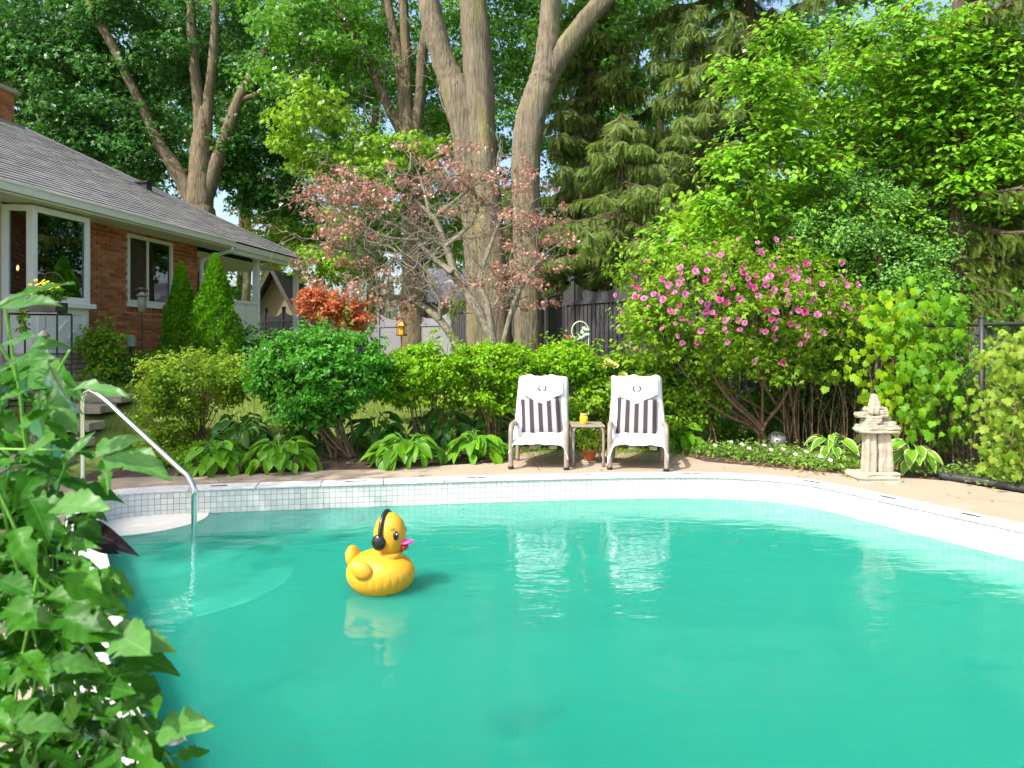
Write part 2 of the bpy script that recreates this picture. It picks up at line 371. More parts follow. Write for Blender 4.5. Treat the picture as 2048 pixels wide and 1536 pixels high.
def m_brick():
    t = NT('brick_red'); v = t.vary(); c = t.coord()
    col = t.ramp(v, [(0, (.33, .095, .034)), (.5, (.47, .15, .055)), (1, (.60, .235, .098))])
    col = t.mix(t.math('MULTIPLY', t.noise(c, 30, 6, .7), .5), col, (.16, .05, .024))
    return t.done(t.princ(col, .9, t.bump(t.noise(c, 60, 5), .5, .004)))
M['brick'] = m_brick()
M['mortar'] = m_plain('mortar_tan', (.62, .50, .37), .95, .15, 20)
def m_shingle():
    t = NT('roof_shingle_grey'); v = t.vary(); c = t.coord()
    col = t.mix(v, (.13, .13, .135), (.18, .178, .18))
    col = t.mix(t.ramp(t.noise(c, 1.2, 5), [(.45, (0, 0, 0)), (.75, (.7, .7, .7))]), col, (.27, .26, .245))
    return t.done(t.princ(col, .95, t.bump(t.noise(c, 90, 4), .6, .006)))
M['shingle'] = m_shingle()
M['white_paint'] = m_plain('paint_white', (.76, .76, .73), .5, .05, 5, .05)
M['cream_paint'] = m_plain('paint_cream_trim', (.68, .68, .60), .55, .06, 5, .05)
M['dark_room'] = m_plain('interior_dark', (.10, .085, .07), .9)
def m_glass():
    t = NT('window_glass'); tr = t.n('BsdfTransparent'); t.set(tr.inputs[0], (.42, .46, .44))
    g = t.n('BsdfGlossy'); g.inputs[0].default_value = (.95, 1, 1, 1); g.inputs['Roughness'].default_value = .01
    fr = t.n('Fresnel'); fr.inputs[0].default_value = 2.1
    m = t.n('MixShader'); t.t.links.new(fr.outputs[0], m.inputs[0]); t.t.links.new(tr.outputs[0], m.inputs[1]); t.t.links.new(g.outputs[0], m.inputs[2])
    return t.done(m.outputs[0])
M['glass'] = m_glass()
M['fence'] = m_plain('fence_charcoal_stain', (.044, .043, .049), .75, .22, 6, .4, .006)
M['fence_far'] = m_plain('fence_grey_stain', (.21, .208, .222), .75, .22, 6, .4, .006)
M['black'] = m_plain('metal_black', (.015, .015, .017), .5, .2, 20)
M['chain'] = m_plain('wire_black_vinyl', (.02, .02, .022), .5, .2, 20)
M['steel'] = NT('steel_polished'); M['steel'] = M['steel'].done(M['steel'].princ((.82, .82, .80), .12, Metallic=1.0))
M['frame'] = m_plain('lounger_frame_taupe', (.24, .20, .165), .45, .1, 10, .05)
M['sling'] = m_plain('sling_fabric_brown', (.22, .17, .12), .9, .2, 40)
def m_towel():
    t = NT('towel_white_terry'); c = t.coord(); f = t.noise(c, 220, 3); w = t.noise(c, 9, 3)
    return t.done(t.princ(t.mix(w, (.74, .74, .75), (.82, .82, .82)), .95, t.bump(t.math('ADD', f, w), .5, .006), Sheen_Weight=.3))
M['towel'] = m_towel()
def m_pillow():
    t = NT('pillow_striped_print'); tc = t.n('TexCoord'); sx = t.n('SeparateXYZ'); t.set(sx.inputs[0], tc.outputs['Object'])
    ph = t.math('FRACT', t.math('ADD', t.math('MULTIPLY', sx.outputs[0], 1 / .102), .26))
    col = t.ramp(ph, [(0, (.030, .026, .036)), (.40, (.030, .026, .036)), (.41, (.24, .17, .13)), (.45, (.24, .17, .13)), (.46, (.27, .265, .275)), (.90, (.31, .30, .305)), (.91, (.24, .17, .13)), (.95, (.24, .17, .13)), (.96, (.030, .026, .036))])
    for e in t.t.nodes:
        if e.type == 'VALTORGB': e.color_ramp.interpolation = 'CONSTANT'
    c = t.coord(); return t.done(t.princ(col, .95, t.bump(t.noise(c, 160, 3), .3, .004)))
M['pillow'] = m_pillow()
M['navy'] = m_plain('thread_navy', (.03, .035, .06), .9)
M['duck'] = m_plain('vinyl_yellow', (.62, .305, .012), .48, .04, 3, 0)
M['duck_orange'] = m_plain('vinyl_yellow_deep', (.66, .295, .014), .48, .04, 3, 0)
M['duck_black'] = m_plain('vinyl_black', (.012, .012, .016), .28, .1, 5, 0)
M['duck_pink'] = m_plain('vinyl_pink', (.80, .07, .30), .35, .05, 5, 0)
M['duck_red'] = m_plain('vinyl_red', (.50, .02, .06), .35, .05, 5, 0)
M['duck_white'] = m_plain('vinyl_white', (.85, .85, .85), .4, .02, 5, 0)
M['terracotta'] = m_plain('terracotta', (.46, .12, .035), .8, .15, 12)
M['candle'] = m_plain('jar_yellow_wax', (.85, .55, .02), .25, .06, 10, 0)
M['jar_rim'] = m_plain('jar_lid_gold', (.55, .38, .08), .3, .1, 10, 0)
M['copper_metal'] = m_plain('metal_copper', (.48, .22, .06), .35, .2, 20, Metallic=.8)
M['hook_green'] = m_plain('metal_verdigris', (.42, .55, .40), .6, .15, 20)
M['feeder'] = m_plain('feeder_weathered', (.17, .17, .13), .7, .2, 20)
def m_globe():
    t = NT('globe_tarnished_silver'); c = t.coord(); a = t.noise(c, 14, 5, .7)
    return t.done(t.princ(t.ramp(a, [(.4, (.10, .10, .10)), (.6, (.45, .45, .44))]), .32, Metallic=.7))
M['globe'] = m_globe()
M['shed'] = m_plain('shed_olive_canvas', (.22, .19, .11), .9, .15, 3)
M['shed_roof'] = m_plain('shed_roof_dark', (.07, .06, .05), .9, .2, 6)
M['n_roof'] = m_plain('neighbour_roof_grey', (.33, .31, .34), .95, .12, 12)
M['n_wall'] = m_plain('neighbour_wall_grey', (.42, .39, .36), .9, .1, 5)
M['pipe'] = m_plain('edging_black', (.025, .025, .026), .6, .3, 12)
M['dead_leaf'] = m_plain('leaf_fallen_brown', (.22, .11, .035), .9, .4, 12)
M['planter'] = m_plain('planter_dark', (.03, .028, .027), .7, .2, 9)
M['marker'] = m_plain('marker_dark_tile', (.03, .035, .05), .4, .1, 9)
def m_bulb():
    t = NT('bulb_lit'); e = t.n('Emission'); e.inputs[0].default_value = (1, .5, .15, 1); e.inputs[1].default_value = 9; return t.done(e.outputs[0])
M['bulb'] = m_bulb()

# ------------------------------------------------------------------ leaf templates (x across, y along, z normal)
def T(v, f): return np.array(v, float), np.array(f, int)
LF = {}
LF['diamond'] = T([(0, 0, 0), (-.33, .45, .07), (0, 1, -.06), (.33, .45, .07)], [(0, 2, 1), (0, 3, 2)])
LF['oval'] = T([(0, 0, 0), (-.26, .28, .06), (-.27, .6, .05), (0, 1, -.1), (.27, .6, .05), (.26, .28, .06), (0, .45, -.02)],
               [(0, 6, 1), (1, 6, 2), (2, 6, 3), (3, 6, 4), (4, 6, 5), (5, 6, 0)])
LF['lobe3'] = T([(0, 0, 0), (-.52, .42, .0), (-.16, .50, .07), (0, 1, -.10), (.16, .50, .07), (.52, .42, .0)],
                [(0, 2, 1), (0, 4, 2), (2, 4, 3), (0, 5, 4)])
def maple_t():
    o = [(0, 0), (-.20, .06), (-.50, .10), (-.26, .30), (-.50, .66), (-.20, .58), (0, 1), (.20, .58), (.50, .66), (.26, .30), (.50, .10), (.20, .06)]
    V = [(0, .33, .03)] + [(x, y, -.10 * (x * x + (y - .3) ** 2) * 2) for x, y in o]
    return T(V, [(0, 1 + (i + 1) % 12, 1 + i) for i in range(12)])
LF['maple'] = maple_t()
def grape_t():
    o = [(0, 0), (-.22, -.12), (-.46, .05), (-.40, .25), (-.52, .45), (-.30, .55), (-.24, .80), (-.10, .78), (0, 1), (.10, .78), (.24, .80), (.30, .55), (.52, .45), (.40, .25), (.46, .05), (.22, -.12)]
    V = [(0, .36, .05)] + [(x, y, -.12 * (x * x + (y - .36) ** 2) * 2) for x, y in o]; n = len(o)
    return T(V, [(0, 1 + (i + 1) % n, 1 + i) for i in range(n)])
LF['grape'] = grape_t()
def sprig_t(n=8):
    V = []; Fc = []
    for i in range(n):
        y = i / n; w = .16 * (1 - .55 * y)
        for sgn in (-1, 1):
            k = len(V); V += [(0, y, 0), (0, y + .09, 0), (sgn * w, y + .19, .03)]
            Fc.append((k, k + 1, k + 2) if sgn > 0 else (k, k + 2, k + 1))
    return T(V, Fc)
LF['sprig'] = sprig_t()
LF['blade'] = T([(-.05, 0, 0), (.05, 0, 0), (.03, .55, .04), (0, 1, .16)], [(0, 1, 2), (0, 2, 3)])

def leaves_VF(P, D, N, S, tmpl):
    tv, tf = LF[tmpl]; D = unit(D); B = unit(np.cross(D, N)); N = np.cross(B, D); S = np.asarray(S)[:, None, None]
    V = P[:, None, :] + S * (tv[None, :, 0:1] * B[:, None] + tv[None, :, 1:2] * D[:, None] + tv[None, :, 2:3] * N[:, None])
    n, k = len(P), len(tv)
    Fc = (tf[None] + (np.arange(n) * k)[:, None, None]).reshape(-1, tf.shape[1])
    return V.reshape(-1, 3), Fc
def orient(P, g, out=None, up=.7, outw=.5, rnd=.5, droop=.35):
    """leaf normals lean up and outwards, leaf tips point sideways and hang a little"""
    n = len(P); r = g.normal(size=(n, 3))
    N = np.array([0, 0, up]) + rnd * r + (0 if out is None else outw * unit(out))
    N = unit(N); a = unit(g.normal(size=(n, 3)) * [1, 1, .4] + (0 if out is None else .7 * unit(out)))
    D = unit(a - N * (a * N).sum(1, keepdims=True)); D = unit(D - [0, 0, droop]); return D, N
def clumps(C, rad, per, g, flat=.55):
    """points gathered in flattened clumps round the centres C"""
    n = len(C); idx = np.repeat(np.arange(n), per)
    r = np.broadcast_to(np.asarray(rad, float), (n,))[idx][:, None]
    q = unit(g.normal(size=(len(idx), 3))) * (g.random((len(idx), 1)) ** .45) * [1, 1, flat]
    return C[idx] + q * r, q
def in_ell(n, c, r, g, shell=0.0):
    q = unit(g.normal(size=(n, 3))); rr = (shell ** 3 + (1 - shell ** 3) * g.random((n, 1))) ** (1 / 3)
    return np.asarray(c) + q * rr * np.asarray(r)
def foliage(name, P, D, N, S, tmpl, mat, parent, kind=None):
    V, Fc = leaves_VF(P, D, N, S, tmpl)
    o = part(name, (V, Fc), mat, parent)
    if kind: o['kind'] = kind
    return o

def grow(start, d, length, rad, depth, g, tubes, tips, curl=.35, up=.08, split=(2, 3), shrink=.68, seg=5, spread=.75):
    P = [np.asarray(start, float)]; d = unit(np.asarray(d, float)); stp = length / seg
    for i in range(seg):
        d = unit(d + g.normal(size=3) * curl / seg ** .5 + [0, 0, up]); P.append(P[-1] + d * stp)
    tubes.append((np.array(P), rad, rad * .6))
    if depth == 0: tips.append((P[-1], d)); return
    for k in range(g.integers(split[0], split[1] + 1)):
        j = -1 if k == 0 else g.integers(2, seg + 1)
        nd = unit(d + g.normal(size=3) * spread)
        grow(P[j], nd, length * shrink * g.uniform(.75, 1.15), rad * .62, depth - 1, g, tubes, tips, curl, up, split, shrink, seg, spread)
def tubes_mb(tubes, sides=5):
    mb = MB()
    for P, a, b in tubes: mb.tube(P, [a, b], sides, False)
    return mb
def px_limb(mb, pts, d, sides=10, g=None, n=8):
    """limb from (u, v, width) photo points at distance d (number or list)"""
    ds = [d] * len(pts) if np.isscalar(d) else d
    Q = np.array([[*px(p[0], p[1], k), p[2] * k / F / 2] for p, k in zip(pts, ds)])
    C = crom(Q, n)
    if g is not None: C[:, 3] *= 1 + g.normal(size=len(C)) * .03
    (mb.bole(C[:, :3], list(C[:, 3]), 22, sides * 1.3) if sides >= 10 else mb.tube(C[:, :3], list(C[:, 3]), sides)); return C[:, :3]

# ================================================================== THE SETTING
def H(x, y):
    x = np.asarray(x, float); y = np.asarray(y, float)
    return sstep(7.6, 12.3, y + np.maximum(0, -x - 4.6) * 1.1) * (.22 + .50 * sstep(-.5, -6, x))
WZ = -.22                                            # water level below the deck
pool_pts = [(-.35, 1.50), (-.72, 1.68), (-1.0, 2.02), (-1.26, 2.41), (-1.98, 3.52), (-2.89, 4.91), (-3.30, 5.55), (-3.57, 6.02), (-3.60, 6.27), (-3.42, 6.42), (-3.0, 6.53), (-2.3, 6.66),
            (-1.57, 6.78), (-.12, 7.0), (.9, 7.12), (1.6, 7.17), (2.0, 7.16), (2.4, 7.08), (2.72, 6.93), (2.96, 6.68), (3.2, 6.2), (3.56, 5.5), (3.85, 4.9), (4.05, 4.2), (4.05, 3.4), (3.8, 2.6), (3.2, 2.0), (2.2, 1.65), (1.0, 1.5), (.2, 1.47)]
fine = crom(pool_pts, 16, True)
def resample(P, step):
    Q = np.vstack([P, P[:1]]); s = np.r_[0, np.cumsum(np.linalg.norm(np.diff(Q, axis=0), axis=1))]
    n = int(round(s[-1] / step)); t = np.linspace(0, s[-1], n, endpoint=False)
    return np.stack([np.interp(t, s, Q[:, k]) for k in range(P.shape[1])], 1), s[-1] / n
TP = .0540
pool, TPX = resample(fine, TP)                       # one sample for each tile column
NP = len(pool)
tang = unit(np.roll(pool, -1, 0) - np.roll(pool, 1, 0))
inw = np.stack([tang[:, 1], -tang[:, 0]], 1)
ctr = np.array([.6, 4.4])
if ((ctr - pool) * inw).sum() < 0: inw = -inw
def inside(X, Y, poly):
    r = np.zeros(X.shape, bool); n = len(poly)
    for i in range(n):
        x0, y0 = poly[i]; x1, y1 = poly[(i + 1) % n]
        c = ((y0 > Y) != (y1 > Y)) & (X < (x1 - x0) * (Y - y0) / (y1 - y0 + 1e-12) + x0); r ^= c
    return r

# ground: one sheet out to the horizon, sunk under the pool
ax = np.r_[-180, -90, -50, -30, -20, -14, np.arange(-10, 8.01, .2), 10, 14, 20, 30, 50, 90, 180]
ay = np.r_[-120, -60, -30, -12, -6, np.arange(-3, 15.01, .2), 17, 20, 25, 32, 45, 70, 120, 220]
GX, GY = np.meshgrid(ax, ay, indexing='ij'); GZ = H(GX, GY) - .03
big = pool - inw * .10
GZ[inside(GX, GY, big[::4])] = -2.2
mb = MB().grid(np.stack([GX, GY, GZ], 2))
tag(part('ground', mb, M['ground'], smooth=True), 'green lawn rising gently towards the brick house', kind='structure')

# pool shell, tiles, coping, steps
sp = empty('swimming_pool', (0, 0, 0)); tag(sp, 'kidney shaped swimming pool with white tiled rim', kind='structure')
mb = MB(); zs = [-.005, -.44, -1.05, -1.5]
for a, (z0, z1) in enumerate(zip(zs[:-1], zs[1:])):
    o0 = pool if a == 0 else pool + inw * (.0 if a == 1 else .06); 
    k = NP
    A = np.c_[pool + inw * (0 if a < 2 else .10), np.full(NP, z0)]; B = np.c_[pool + inw * (0 if a < 1 else .10), np.full(NP, z1)]
    if a == 1: A = np.c_[pool, np.full(NP, z0)]
    mbp = MB().add(np.vstack([A, B]), [(i, (i + 1) % k, k + (i + 1) % k, k + i) for i in range(k)])
    if a == 0: part('grout_bed', mbp, M['grout'], sp)
    else: mb.add(mbp.V(), mbp.f)
fl = np.c_[pool + inw * .10, np.full(NP, -1.5)]
mb.add(fl, [tuple(range(NP))])
part('basin', mb, M['basin'], sp)
cor = np.array([-3.50, 6.33])
for r_, z_, m_ in ((.62, -.2145, 'step'), (.95, -.50, 'step'), (1.28, -.76, 'step')):
    poly = [cor + r_ * np.array([math.cos(a), math.sin(a)]) * (1.15, .95) for a in np.linspace(R(-104), R(34), 30)] + [cor + [-.08, .08]]
    part('step', MB().prism(poly, -1.49, z_), M[m_], sp)
# tiles: every visible one apart, the 300 that show largest as objects
tile_me = mesh_np('tile', MB().box(-.0252, .0252, -.002, .0055, -.0252, .0252).V(), BOXF); tile_me.materials.append(M['tile'])
cand = []; rest = MB(); tg = rng(5)
for i in range(NP):
    for r_ in range(8):
        z = -.040 - r_ * TP; p = pool[i]; cam_d = np.array([0, 0]) - p; dd = p[1]
        face = float(np.dot(unit(cam_d), inw[i]))
        u = CX + F * p[0] / max(dd, .1); vis = dd > 1.8 and -20 < u < 2068 and face > .05 and z - TP / 2 > WZ - .03
        cand.append((face / (dd * dd) if vis else -1, i, r_, z))
cand.sort(key=lambda c: -c[0])
for k, (sc_, i, r_, z) in enumerate(cand):
    an = math.atan2(-inw[i][0], inw[i][1]); j = tg.normal(size=3) * .006
    if k < 300:
        link('tile', tile_me, None, sp, (pool[i][0], pool[i][1], z), (j[0], j[1], an + j[2]))
    else:
        c_, s_ = math.cos(an), math.sin(an); L_ = .0252; V = []
        for x, y, zz in ((-L_, -.002, -L_), (L_, -.002, -L_), (L_, .0055, -L_), (-L_, .0055, -L_), (-L_, -.002, L_), (L_, -.002, L_), (L_, .0055, L_), (-L_, .0055, L_)):
            V.append((pool[i][0] + c_ * x - s_ * y, pool[i][1] + s_ * x + c_ * y, z + zz))
        rest.add(V, BOXF[1:])
o = part('tile_band', rest, M['tile'], sp); o['kind'] = 'stuff'
# coping stones and dark depth markers let into them
cop = max(1, int(round(.62 / TPX))); inner = pool + inw * .02; outer = pool - inw * .20
s0 = 0; k = 0
while s0 < NP:
    s1 = min(s0 + cop, NP)
    if NP - s1 < cop // 2: s1 = NP
    idx = [j % NP for j in range(s0, s1 + 1, 2)]
    if idx[-1] != s1 % NP: idx.append(s1 % NP)
    A = inner[idx].copy(); B = outer[idx].copy(); 
    ta = unit(A[-1] - A[0]) * .003
    A[0] += ta; B[0] += ta; A[-1] -= ta; B[-1] -= ta
    part('coping_stone', MB().prism(list(A) + list(B[::-1]), -.012 + 0, .012), M['coping'], sp, bevel=.007)
    s0 = s1
for u, v in ((700, 964), (725, 963), (945, 958), (965, 957), (1168, 952), (1180, 951), (1375, 948), (1390, 947), (1620, 961), (1640, 962), (1787, 989), (1803, 991), (1955, 1025), (1975, 1028), (432, 976), (446, 975)):
    p = gpx(u, v, .013); i = int(np.argmin(((pool - p[:2]) ** 2).sum(1))); c_ = pool[i] - inw[i] * .09; t_ = tang[i]; n_ = inw[i]
    poly = [c_ - t_ * .045 - n_ * .018, c_ + t_ * .045 - n_ * .018, c_ + t_ * .045 + n_ * .018, c_ - t_ * .045 + n_ * .018]
    if np.cross(np.r_[poly[1] - poly[0], 0], np.r_[poly[2] - poly[1], 0])[2] < 0: poly = poly[::-1]
    part('depth_marker', MB().prism(poly, .0118, .0150), M['marker'], sp)
# water
wv = np.c_[pool + inw * .004, np.full(NP, WZ)]
tag(part('pool_water', MB().add(wv, [tuple(range(NP)) if np.cross(np.r_[pool[1] - pool[0], 0], np.r_[inw[0], 0])[2] > 0 else tuple(range(NP - 1, -1, -1))]), M['water']), 'rippled teal pool water', kind='structure')

# deck slabs
dout = np.array([(-4.45, 6.75), (-3.94, 7.13), (-2.84, 7.31), (-2.01, 7.54), (-1.49, 7.6), (-.69, 7.84), (-.14, 8.05), (.157, 8.75), (1.09, 8.95), (1.95, 8.9), (2.25, 8.05), (2.67, 7.84), (3.1, 7.54), (3.5, 7.3), (3.95, 7.13), (4.33, 7.0), (4.67, 6.38), (5.2, 5.0),
                 (5.6, 3), (5.6, -1.5), (3, -2.4), (-1, -2.4), (-3.4, -1.5), (-3.7, 1), (-4.2, 3), (-4.75, 5), (-4.8, 6.2)])
def radius(poly, ang):
    d = np.array([math.cos(ang), math.sin(ang)]); best = None
    for i in range(len(poly)):
        a = poly[i] - ctr; b = poly[(i + 1) % len(poly)] - ctr; e = b - a; den = d[0] * e[1] - d[1] * e[0]
        if abs(den) < 1e-9: continue
        t_ = (a[0] * e[1] - a[1] * e[0]) / den; s_ = (a[0] * d[1] - a[1] * d[0]) / den
        if t_ > 0 and 0 <= s_ <= 1 and (best is None or t_ > best): best = t_
    return ctr + d * best
dk = empty('pool_deck', (0, 0, 0)); tag(dk, 'beige concrete deck round the pool', kind='structure')
oc = pool - inw * .206; seg = int(round(1.25 / TPX)); s0 = 0
while s0 < NP:
    s1 = min(s0 + seg, NP)
    if NP - s1 < seg // 2: s1 = NP
    idx = [j % NP for j in range(s0, s1 + 1, 3)]
    if idx[-1] != s1 % NP: idx.append(s1 % NP)
    A = [oc[j].copy() for j in idx]; B = [radius(dout, math.atan2(oc[j][1] - ctr[1], oc[j][0] - ctr[0])) for j in idx]
    ta = unit(A[-1] - A[0]) * .004; tb = unit(B[-1] - B[0]) * .004
    A[0] += ta; A[-1] -= ta; B[0] += tb; B[-1] -= tb
    part('deck_slab', MB().prism(A + B[::-1], -.10, -.001 + .002 * ((s0 // seg) % 3 - 1)), M['deck'], dk, bevel=.005)
    s0 = s1
# the planting beds: a soil sheet behind the deck
bo = []
pl = crom(np.array([(-4.45, 6.75), (-3.94, 7.13), (-2.84, 7.31), (-2.01, 7.54), (-1.49, 7.6), (-.69, 7.84), (-.14, 8.05), (.157, 8.75), (1.09, 8.95), (1.95, 8.9), (2.25, 8.05), (2.67, 7.84), (3.1, 7.54), (3.5, 7.3), (3.95, 7.13), (4.33, 7.0), (4.67, 6.38), (5.2, 5.0)]), 3)
G = []
for p in pl:
    e = np.array([p[0] * 1.0, 9.3 + .05 * p[0]]) if p[0] < 2.6 else np.array([p[0] + 2.2, max(p[1] + 2.6, 6)])
    if p[0] < -3.2: e = np.array([p[0] - .1, 8.6])
    G.append([(*(p * (1 - t_) + e * t_),) for t_ in np.linspace(-.03, 1, 9)])
G = np.array(G); Z = H(G[..., 0], G[..., 1]) - .018 + .012 * np.sin(G[..., 0] * 7) * np.sin(G[..., 1] * 9) * np.linspace(0, 1, 9)[None]
tag(part('planting_bed', MB().grid(np.dstack([G, Z])), M['soil'], smooth=True), 'dark mulched soil bed between deck and lawn', kind='structure')

# ================================================================== THE HOUSE (local: x along the wall away from the camera, y into the house)
W0 = np.array([-7.19, 11.9]); HA = math.atan2(.991, .134)
hs = thing('brick_house', 'red brick bungalow with grey shingle hip roof and bay window', 'house', (W0[0], W0[1], 0), HA)
ZB, ZT = .45, 3.41
wb = MB(); wx = (.95, 2.30, 2.08, 3.36)              # window opening
for x0, x1, z0, z1 in ((-6, wx[0], ZB, ZT), (wx[1], 3.19, ZB, ZT), (wx[0], wx[1], ZB, wx[2]), (wx[0], wx[1], wx[3], ZT)):
    if x0 == -6: wb.box(x0, -1.72, .012, .2, z0, z1); wb.box(-.35, x1, .012, .2, z0, z1); wb.box(-1.72, -.35, .012, .2, z0, 1.2)
    else: wb.box(x0, x1, .012, .2, z0, z1)
wb.box(2.99, 3.19, .2, 8.5, ZB, ZT); wb.box(-6, -5.8, .2, 8.5, ZB, ZT); wb.box(-5.8, 2.99, 8.3, 8.5, ZB, ZT)
wall = part('wall', wb, M['mortar'], hs, local=True)
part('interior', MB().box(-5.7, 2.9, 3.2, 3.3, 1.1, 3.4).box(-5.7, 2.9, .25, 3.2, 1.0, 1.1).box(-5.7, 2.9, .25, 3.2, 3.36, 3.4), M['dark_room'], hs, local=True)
bl, bh, mg = .200, .0622, .014
brick_me = mesh_np('brick', MB().box(-bl / 2, bl / 2, -.010, .030, -bh / 2, bh / 2).V(), BOXF); brick_me.materials.append(M['brick'])
bc = []; g = rng(11)
for r_ in range(39):
    z = ZB + .04 + r_ * (bh + mg)
    if z > ZT - .02: break
    off = (r_ % 2) * (bl + mg) / 2
    ivs = [(-5.9, -1.80), (-.33, 3.195)]
    if wx[2] - .16 < z < wx[3] + .02: ivs = [(-5.9, -1.80), (-.33, wx[0] - .004), (wx[1] + .004, 3.195)]
    for c_ in range(-28, 18):
        xa = c_ * (bl + mg) + off - .04; xb = xa + bl
        for i0, i1 in ivs:
            a_, b_ = max(xa, i0), min(xb, i1)
            if b_ - a_ > .035:
                x = (a_ + b_) / 2; bc.append((abs(x - 1.4) + (0 if z > .9 and x > -.4 else 9), x, z, (b_ - a_) / bl))
bc.sort()
rest = MB()
for k, (_, x, z, w_) in enumerate(bc):
    dx, dy = g.normal(size=2) * (.002, .0025)
    if k < 300: link('brick', brick_me, None, wall, (x, dy, z), None, (w_, 1, 1))
    else: rest.box(x - bl * w_ / 2, x + bl * w_ / 2, dy - .010, dy + .03, z - bh / 2, z + bh / 2)
for k in range(17):                                   # upright bricks below the window
    x = wx[0] + .04 + k * .0782; link('brick', brick_me, None, wall, (x, -.003, wx[2] - .118), (0, R(90), 0), (.42, 1, 1))
o = part('brickwork', rest, M['brick'], wall, local=True); o['kind'] = 'stuff'
def window(x0, x1, z0, z1, y, mull, name='window'):
    w = empty(name, (0, 0, 0)); w.parent = hs
    fb = MB(); f_ = .065
    fb.box(x0, x1, y, y + .09, z1 - f_, z1).box(x0, x0 + f_, y, y + .09, z0 + f_, z1 - f_).box(x1 - f_, x1, y, y + .09, z0 + f_, z1 - f_).box(x0, x1, y, y + .09, z0, z0 + f_)
    for m_ in mull: fb.box(m_ - .025, m_ + .025, y + .02, y + .07, z0 + f_, z1 - f_)
    part('frame', fb, M['cream_paint'], w, local=True, bevel=.004)
    xs = [x0 + f_, *mull, x1 - f_]
    for a, b in zip(xs[:-1], xs[1:]): part('pane', MB().box(a + .002, b - .002, y + .040, y + .046, z0 + f_, z1 - f_), M['glass'], w, local=True)
    return w
w2 = window(wx[0], wx[1], wx[2], wx[3], -.02, [1.55])
part('sill', MB().box(wx[0] - .03, wx[1] + .03, -.07, .05, wx[2] - .07, wx[2] - .002), M['white_paint'], w2, local=True, bevel=.006)
# bay window: face at y = -.40, near side turned to the camera
bay = empty('bay_window', (0, 0, 0)); bay.parent = hs
b0, b1, bo_ = -1.62, -.47, -.40
fb = MB(); z0, z1 = 1.98, 3.38
def slab(mb, p, q, th, z0, z1):                        # vertical slab between two plan points, th to the inside
    p = np.array(p); q = np.array(q); t_ = unit(q - p); n_ = np.array([-t_[1], t_[0]]) * th
    mb.prism([p, q, q + n_, p + n_], z0, z1); return mb
corner = [(-1.74, -.0), (b0, bo_), (b1, bo_), (-.33, 0)]
for (p, q) in zip(corner[:-1], corner[1:]):
    p = np.array(p); q = np.array(q); L_ = np.linalg.norm(q - p); t_ = (q - p) / L_; f_ = .09
    slab(fb, p, p + t_ * f_, .09, z0, z1); slab(fb, q - t_ * f_, q, .09, z0, z1)
    slab(fb, p + t_ * f_, q - t_ * f_, .085, z0, z0 + .09); slab(fb, p + t_ * f_, q - t_ * f_, .085, z1 - .09, z1)
    n_ = np.array([-t_[1], t_[0]])
    part('pane', slab(MB(), p + t_ * f_ + n_ * .04, q - t_ * f_ + n_ * .04, .006, z0 + .09, z1 - .09), M['glass'], bay, local=True)
part('frame', fb, M['white_paint'], bay, local=True, bevel=.004)
sl = MB().prism([(-1.80, -.02), (b0 - .06, bo_ - .07), (b1 + .06, bo_ - .07), (-.27, -.02)], 1.90, 1.978)
part('sill', sl, M['white_paint'], bay, local=True, bevel=.008)
pb = MB().prism([(-1.72, 0), (b0 + .01, bo_ + .02), (b1 - .01, bo_ + .02), (-.35, 0)], 1.20, 1.898)
pan = part('apron_panel', pb, M['white_paint'], bay, local=True)
def mould(x0, x1, z0, z1, w=.025, y=bo_ + .02, t_=.018):
    m_ = MB(); m_.box(x0, x1, y - t_, y + .001, z1 - w, z1).box(x0, x1, y - t_, y + .001, z0, z0 + w).box(x0, x0 + w, y - t_, y + .001, z0 + w, z1 - w).box(x1 - w, x1, y - t_, y + .001, z0 + w, z1 - w); return m_
part('moulding', mould(b0 + .10, b1 - .10, 1.28, 1.82), M['white_paint'], pan, local=True)
dm = MB(); cx_, cz_ = (b0 + b1) / 2 + .10, 1.55; y = bo_ + .02
ro, ri = .17, .13; V = []
for rr, yy in ((ro, y + .001), (ro, y - .02), (ri, y - .02), (ri, y + .001)):
    V += [(cx_ + rr * 1.0, yy, cz_), (cx_, yy, cz_ + rr), (cx_ - rr, yy, cz_), (cx_, yy, cz_ - rr)]
dm.add(V, [(k * 4 + j, k * 4 + (j + 1) % 4, (k + 1) * 4 + (j + 1) % 4, (k + 1) * 4 + j) for k in range(3) for j in range(4)])
part('diamond_moulding', dm, M['white_paint'], pan, local=True)
# rough stone base below the bay
g = rng(21)
for r_ in range(7):
    x = -1.72 + g.uniform(0, .1)
    while x < -.42:
        w_ = g.uniform(.18, .40); w_ = min(w_, -.36 - x); z = .60 + r_ * .084
        part('foundation_stone', MB().box(x, x + w_ - .012, -.36 + g.uniform(-.02, .02), .0, z, z + .074), M['flag'], hs, local=True, bevel=.012); x += w_
part('foundation', MB().box(-1.70, -.38, -.32, -.001, .4, 1.195), M['mortar'], hs, local=True)
